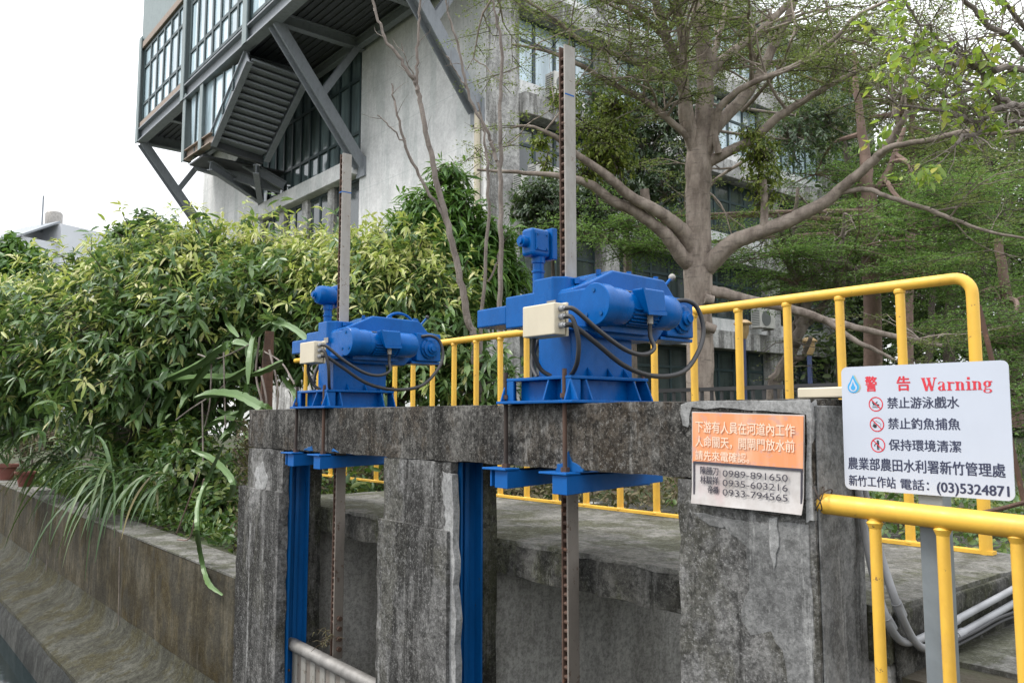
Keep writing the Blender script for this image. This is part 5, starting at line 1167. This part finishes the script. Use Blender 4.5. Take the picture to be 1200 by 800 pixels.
# wire netting with withered vine by the first pier
nt_ = MB(); g0 = np.array([-5.45, 2.42, -.48])
for k in range(-16, 22):
    for sgn in (1, -1):
        pts = []
        for j in range(24):
            u = k * .045 + sgn * j * .045; v = j * .045
            if 0 <= u <= .85 and v <= 1.02: pts.append(g0 + (-u, .12 * math.sin(u * 4), v) + np.array([.03 * math.sin(v * 5), 0, 0]))
        if len(pts) > 1: nt_.tube(pts, .0028, 3, cap=False)
wn = empty('wire_netting', 'rusty wire netting choked with withered vine left of the first pier', 'netting', g0)
nt_.build('mesh', 'rustdark', wn)
r3 = np.random.default_rng(8)
B = g0 + np.stack([-r3.uniform(0, .9, 4200), r3.uniform(.0, .35, 4200), r3.uniform(0, 1.0, 4200)], 1)
tag(leaves('withered_vine', B, rnd_dirs(4200) + (0, 0, -.6), rnd_dirs(4200), r3.uniform(.03, .07, 4200), r3.uniform(.012, .03, 4200), 'l_dead', None, quad=False), 'withered brown vine leaves filling the netting left of the first pier', 'dead vine', kind='stuff')

# ------------------------------------------------------------------ plants on and behind the canal wall
def strap_plant(px, py, Y, n, L, label, seed, lean=(0.2, -.8, .5), w=.035):
    rg = np.random.default_rng(seed); c = at_y(px, py, Y); e = empty('strap_leaf_plant', label, 'plant', c); b = MB()
    for i in range(n):
        d = unit(np.array(lean) + rg.normal(size=3) * np.array([.8, .45, .5])); ln = L * rg.uniform(.5, 1.15); p = c + rg.normal(size=3) * np.array([.12, .06, .06]); m_ = 9; pts = []
        for j in range(m_): pts.append(p.copy()); d = unit(d + np.array([0, 0, -.27])); p = p + d * ln / m_
        side = unit(np.cross(unit(pts[-1] - pts[0]), [0, 0, 1.]) + rg.normal(size=3) * .2); vs = []; ww = w * rg.uniform(.6, 1.2)
        for j, q in enumerate(pts):
            k = ww * (1 - (j / (m_ - .6)) ** 2.5) / 2; vs += [q - side * k + (0, 0, .25 * k), q, q + side * k + (0, 0, .25 * k)]
        b.add(vs, [f for j in range(m_ - 1) for f in ((3 * j, 3 * j + 1, 3 * j + 4, 3 * j + 3), (3 * j + 1, 3 * j + 2, 3 * j + 5, 3 * j + 4))])
    b.build('blades', 'l_lily', e)
strap_plant(135, 560, 2.2, 75, 1.2, 'large clump of long strap leaves drooping over the canal wall', 41, (-.35, -.6, .45), .034)
strap_plant(85, 540, 2.3, 48, 1.35, 'looser clump of long strap leaves arching over the wall at the far left', 42, (-.6, -.5, .5), .034)
strap_plant(190, 560, 2.35, 26, .7, 'short clump of strap leaves nearer the cactus', 43, (-.1, -.8, .5), .035)
for k, (ls, lb, n, mat, sd) in enumerate((([(230, 560, .32), (205, 590, .26), (255, 600, .25), (185, 545, .3), (245, 640, .16), (215, 530, .3), (160, 540, .3)], 'low leafy green shrub under the cactus on the wall top', 620, 'l_under', 51),
                                         ([(150, 520, .35), (120, 500, .35), (175, 480, .3), (200, 510, .3), (90, 520, .3)], 'shaded leafy shrub below the broad bush', 520, 'l_under', 52),
                                         ([(40, 500, .4), (10, 490, .4), (65, 515, .3), (25, 530, .25)], 'half-withered shrub at the far left on the wall', 420, 'l_dead', 53))):
    Y = 2.75 + .25 * (k > 0); lobes = [(at_y(x, y, Y), r, .9) for x, y, r in ls]; tb = lobes[0][0].copy(); tb[2] = -.5
    lobed('wall_shrub', lb, 'shrub', tb, lobes, [(np.array([tb, lobes[0][0]]), np.array([.02, .01]))], mat, n, .11, .4, sd, None, inner=.5, clump=6, tr=.01)
for px, py, s, lb in ((30, 556, .17, 'reddish clay flower pot standing on the wall top at the far left'), (8, 552, .2, 'larger reddish clay flower pot at the very left edge on the wall')):
    c = at_y(px, py, 2.25); c[2] = -.485
    p_ = empty('flower_pot', lb, 'flower pot', c); MB().lathe(c, [(s * .5, 0), (s * .75, s * 1.05), (s * .86, s * 1.05), (s * .88, s * 1.3), (s * .74, s * 1.3), (s * .7, s * 1.15)], 2, 20).build('pot', 'pot', p_, smooth=True)
    MB().lathe(c, [(s * .69, s * 1.0), (s * .69, s * 1.16), (.01, s * 1.2)], 2, 14).build('soil', 'soil', p_)
    b = MB()
    for k in range(9): b.tube(spline([c + (0, 0, s * 1.15), c + (random.uniform(-.1, .1), random.uniform(-.1, .1), s * 1.15 + .2), c + (random.uniform(-.3, .3), random.uniform(-.25, .25), s * 1.1 + random.uniform(.2, .45))], 4), .006, 4)
    b.build('stalks', 'l_under', p_)
c = at_y(47, 566, 2.2); o = MB().box((c[0] - .35, 2.12, -.487), (c[0] + .3, 2.33, -.42)).build('flat_stone', 'stone', None); eroded(o, .06, .02, 8, 3); tag(o, 'flat grey stone slab on the wall top below the strap leaves', 'stone')
for px, lb in (([(231, 588), (216, 553 + 60), (206, 623)], 0), ([(239, 561), (230, 600), (222, 630), (208, 632)], 1)):
    tag(MB().tube(spline([at_y(x, y, 2.2) for x, y in (px if lb else [(233, 553), (220, 590), (207, 624)])], 5), .006, 6).build('cane', 'bark_pink', None, smooth=True), ('thin orange-brown cane leaning on the wall top, farther left of two', 'thin orange-brown bent cane on the wall top, nearer the pier')[lb], 'cane')
hr = MB()
for px in ([(75, 745), (85, 748), (108, 752), (118, 770), (120, 800)], [(110, 735), (112, 745), (120, 765)], [(55, 655), (52, 700), (48, 710)], [(140, 640), (138, 800)]): hr.tube(spline([at_y(x, y, YP - .02) for x, y in px], 5), .0035, 4)
tag(hr.build('hanging_roots', 'twig', None, smooth=True), 'thin pale roots trailing down the algae-stained canal wall', 'roots', kind='stuff')

# ------------------------------------------------------------------ ground cover, far woods
def cover(name, label, n, fn, L, W, mat, cat='plants', up=.8, seed=0):
    rg = np.random.default_rng(seed); B = fn(rg, n); l = L * rg.uniform(.5, 1.3, n)
    tag(leaves(name, B, rg.normal(size=B.shape) * (1, 1, .5) + (0, 0, up), rg.normal(size=B.shape) * .6 + (0, 0, 1), l, l * W, mat, None, quad=False), label, cat, kind='stuff')
def strip(x0, x1, y0, y1, z0, z1):
    def f(rg, n):
        x, y = rg.uniform(x0, x1, n), rg.uniform(y0, y1, n); h = np.abs(np.sin(x * 2.3) * np.cos(y * 1.9)) * .6 + .4
        return np.stack([x, y, z0 + (z1 - z0) * h * rg.random(n)], 1)
    return f
cover('ground_cover', 'low green creeping plants behind the right end of the railing', 9000, strip(-3.2, 3.5, 3.8, 6.0, -.12, .16), .05, .5, 'l_under', seed=61)
cover('weeds', 'weeds and dry leaves on the bank behind the walkway', 9000, strip(-11, -3.2, 3.75, 6.0, -.12, .28), .06, .4, 'l_dead', seed=62)
cover('undergrowth', 'short leafy weeds along the top of the canal wall', 7000, strip(-16, -5.4, 2.38, 2.95, -.5, -.15), .08, .4, 'l_under', seed=66)
cover('undergrowth', 'green undergrowth behind the far hoist and railing', 9000, strip(-13, -5.5, 2.9, 6.5, -.45, .45), .09, .38, 'l_under', seed=63)
cover('grass', 'patchy grass under the trees beyond the iron fence', 26000, strip(-15, 9, 5.6, 20, -.125, .02), .12, .14, 'l_under', up=1.6, seed=67)
cover('ground_cover', 'ivy-like leaves spilling over the bank right of the concrete step', 5000, strip(1.3, 7, 2.4, 6.5, -.2, .1), .07, .5, 'l_under', seed=68)
def wood(rg, n):
    k = rg.integers(0, 90, n); r4 = np.random.default_rng(3)
    cx = np.stack([r4.uniform(-17.5, 3, 90), r4.uniform(27, 40, 90), r4.uniform(-.5, 12, 90) ** 1.0], 1); o = unit(rg.normal(size=(n, 3)))
    return cx[k] + o * (r4.uniform(1.6, 2.8, 90)[k] * rg.uniform(.6, 1.1, n))[:, None]
cover('far_wood', 'dark wood of trees filling the distance behind the feathery trees', 130000, wood, .30, .45, 'l_far', 'wood', .1, 64)
def wood2(rg, n):
    k = rg.integers(0, 26, n); r4 = np.random.default_rng(4)
    cx = np.stack([r4.uniform(-75, -42, 26), r4.uniform(6, 30, 26), r4.uniform(.2, 3.0, 26)], 1); o = unit(rg.normal(size=(n, 3)))
    return cx[k] + o * (r4.uniform(1.6, 2.8, 26)[k] * rg.uniform(.6, 1.1, n))[:, None]
cover('far_wood', 'low dark trees on the horizon at the far left', 42000, wood2, .4, .45, 'l_far', 'wood', .1, 65)
tk = 0
for px, w, d, top in ((1112, 12, 21, 120), (1150, 9, 20, 150), (1090, 8, 19, 200), (1175, 11, 23, 100), (985, 9, 20, 130)):
    tk += 1; b0 = at_d(px, 470, d); b0[2] = -.1
    e = empty('forest_trunk', ('dark trunk deep in the shade right of the slimmer feathery tree', 'thin dark trunk in the shade above the warning sign corner', 'thin trunk just right of the slimmer feathery trunk', 'dark trunk at the right edge of the shade', 'dim trunk at the far end of the building side wing')[tk - 1], 'tree', b0)
    P, R = path([(px + random.uniform(-6, 6), 480, w * 1.2), (px, 400, w), (px + 4, 300, w * .9), (px + 8, 200, w * .8), (px + random.uniform(-10, 20), top, w * .5)], d, d, 5); b = MB().tube(wob(P, .02), R, 9); tp = []
    for i in range(8, len(P), 2): grow(b, P[i], rnd_dirs(1)[0] * (1, 1, .3), 2.2, .03, 1, rng, tp, .5, .1)
    b.build('trunk', 'bark_dark', e, smooth=True)
    B, D, Nn, Sz = sprays(tp, rng, per=1, L=(.4, .9), step=.08, k=6, spread=.09, size=.08); leaves('crown', B, D, Nn, Sz, Sz * .45, 'l_far', e)
# ================================================================== GROUND, WATER, SKY, LIGHT
xs = [-300, -40.01, -5.31, -5.30, -1.13, -1.12, 300]; ysg = [-300, -6.02, -6.0, 2.33, 2.34, 5.15, 5.16, 300]
def gz(i, j):
    x, y = xs[i], ysg[j]
    if y <= -6.02: return -.5
    if y <= 2.33: return -2.05
    if -5.305 < x < -1.125 and y <= 5.15: return -2.05
    if x <= -5.305 and y <= 5.15: return -.505
    if y >= 5.16: return -.12
    return -.19
g = MB(); vs = [(x, y, gz(i, j)) for j, y in enumerate(ysg) for i, x in enumerate(xs)]; nx = len(xs)
g.add(vs, [(j * nx + i, j * nx + i + 1, (j + 1) * nx + i + 1, (j + 1) * nx + i) for j in range(len(ysg) - 1) for i in range(nx - 1)])
tag(g.build('ground', 'soil'), kind='structure')
tag(MB().box((-40, -6.0, -1.99), (6, 2.04, -1.80)).build('water', 'water'), kind='structure')

w = bpy.data.worlds.new('World'); S.world = w; w.use_nodes = True; nt = w.node_tree; bg = nt.nodes['Background']
EL, ROT = math.radians(52), math.radians(215)
sk = nt.nodes.new('ShaderNodeTexSky'); sk.sky_type = 'NISHITA'; sk.sun_disc = False; sk.sun_elevation = EL; sk.sun_rotation = ROT
tc = nt.nodes.new('ShaderNodeTexCoord'); nz = nt.nodes.new('ShaderNodeTexNoise'); nz.inputs['Scale'].default_value = 2.2; nz.inputs['Detail'].default_value = 5
nt.links.new(tc.outputs['Generated'], nz.inputs['Vector'])
cl = ramp(nt, nz.outputs['Fac'], [(.3, (10.0, 10.3, 10.8)), (.7, (11.5, 11.6, 11.8))])
sxyz = nt.nodes.new('ShaderNodeSeparateXYZ'); nt.links.new(tc.outputs['Generated'], sxyz.inputs[0])
grad = ramp(nt, sxyz.outputs[2], [(0, .58), (.25, .75), (1, 1.45)])     # overcast sky: brighter towards the zenith
nt.links.new(mix(nt, 1.0, mix(nt, .93, sk.outputs[0], cl), grad, 'MULTIPLY'), bg.inputs[0]); bg.inputs[1].default_value = .10
sd = bpy.data.lights.new('sun', 'SUN'); sd.energy = 1.4; sd.angle = math.radians(16); sd.color = (1, .96, .9)
so = bpy.data.objects.new('sun', sd); COL.objects.link(so)
dirv = Vector((math.sin(ROT) * math.cos(EL), math.cos(ROT) * math.cos(EL), math.sin(EL)))
so.rotation_euler = dirv.to_track_quat('Z', 'Y').to_euler()

cam = bpy.data.cameras.new('camera'); cam.sensor_width = 36; cam.lens = FPX / 1200 * 36; cam.clip_end = 1000; cam.clip_start = .05
co = bpy.data.objects.new('camera', cam); COL.objects.link(co)
mw = Matrix((RT, UPV, -FW)).transposed().to_4x4(); mw.translation = Vector(EYE); co.matrix_world = mw
S.camera = co
vs_ = S.view_settings; vs_.view_transform = 'Standard'; vs_.look = 'None'; vs_.gamma = 1; vs_.use_curve_mapping = False; vs_.exposure = 1.0
S.render.engine = 'CYCLES'; S.cycles.use_denoising = True; S.cycles.max_bounces = 8; S.cycles.transparent_max_bounces = 8
S.render.film_transparent = False
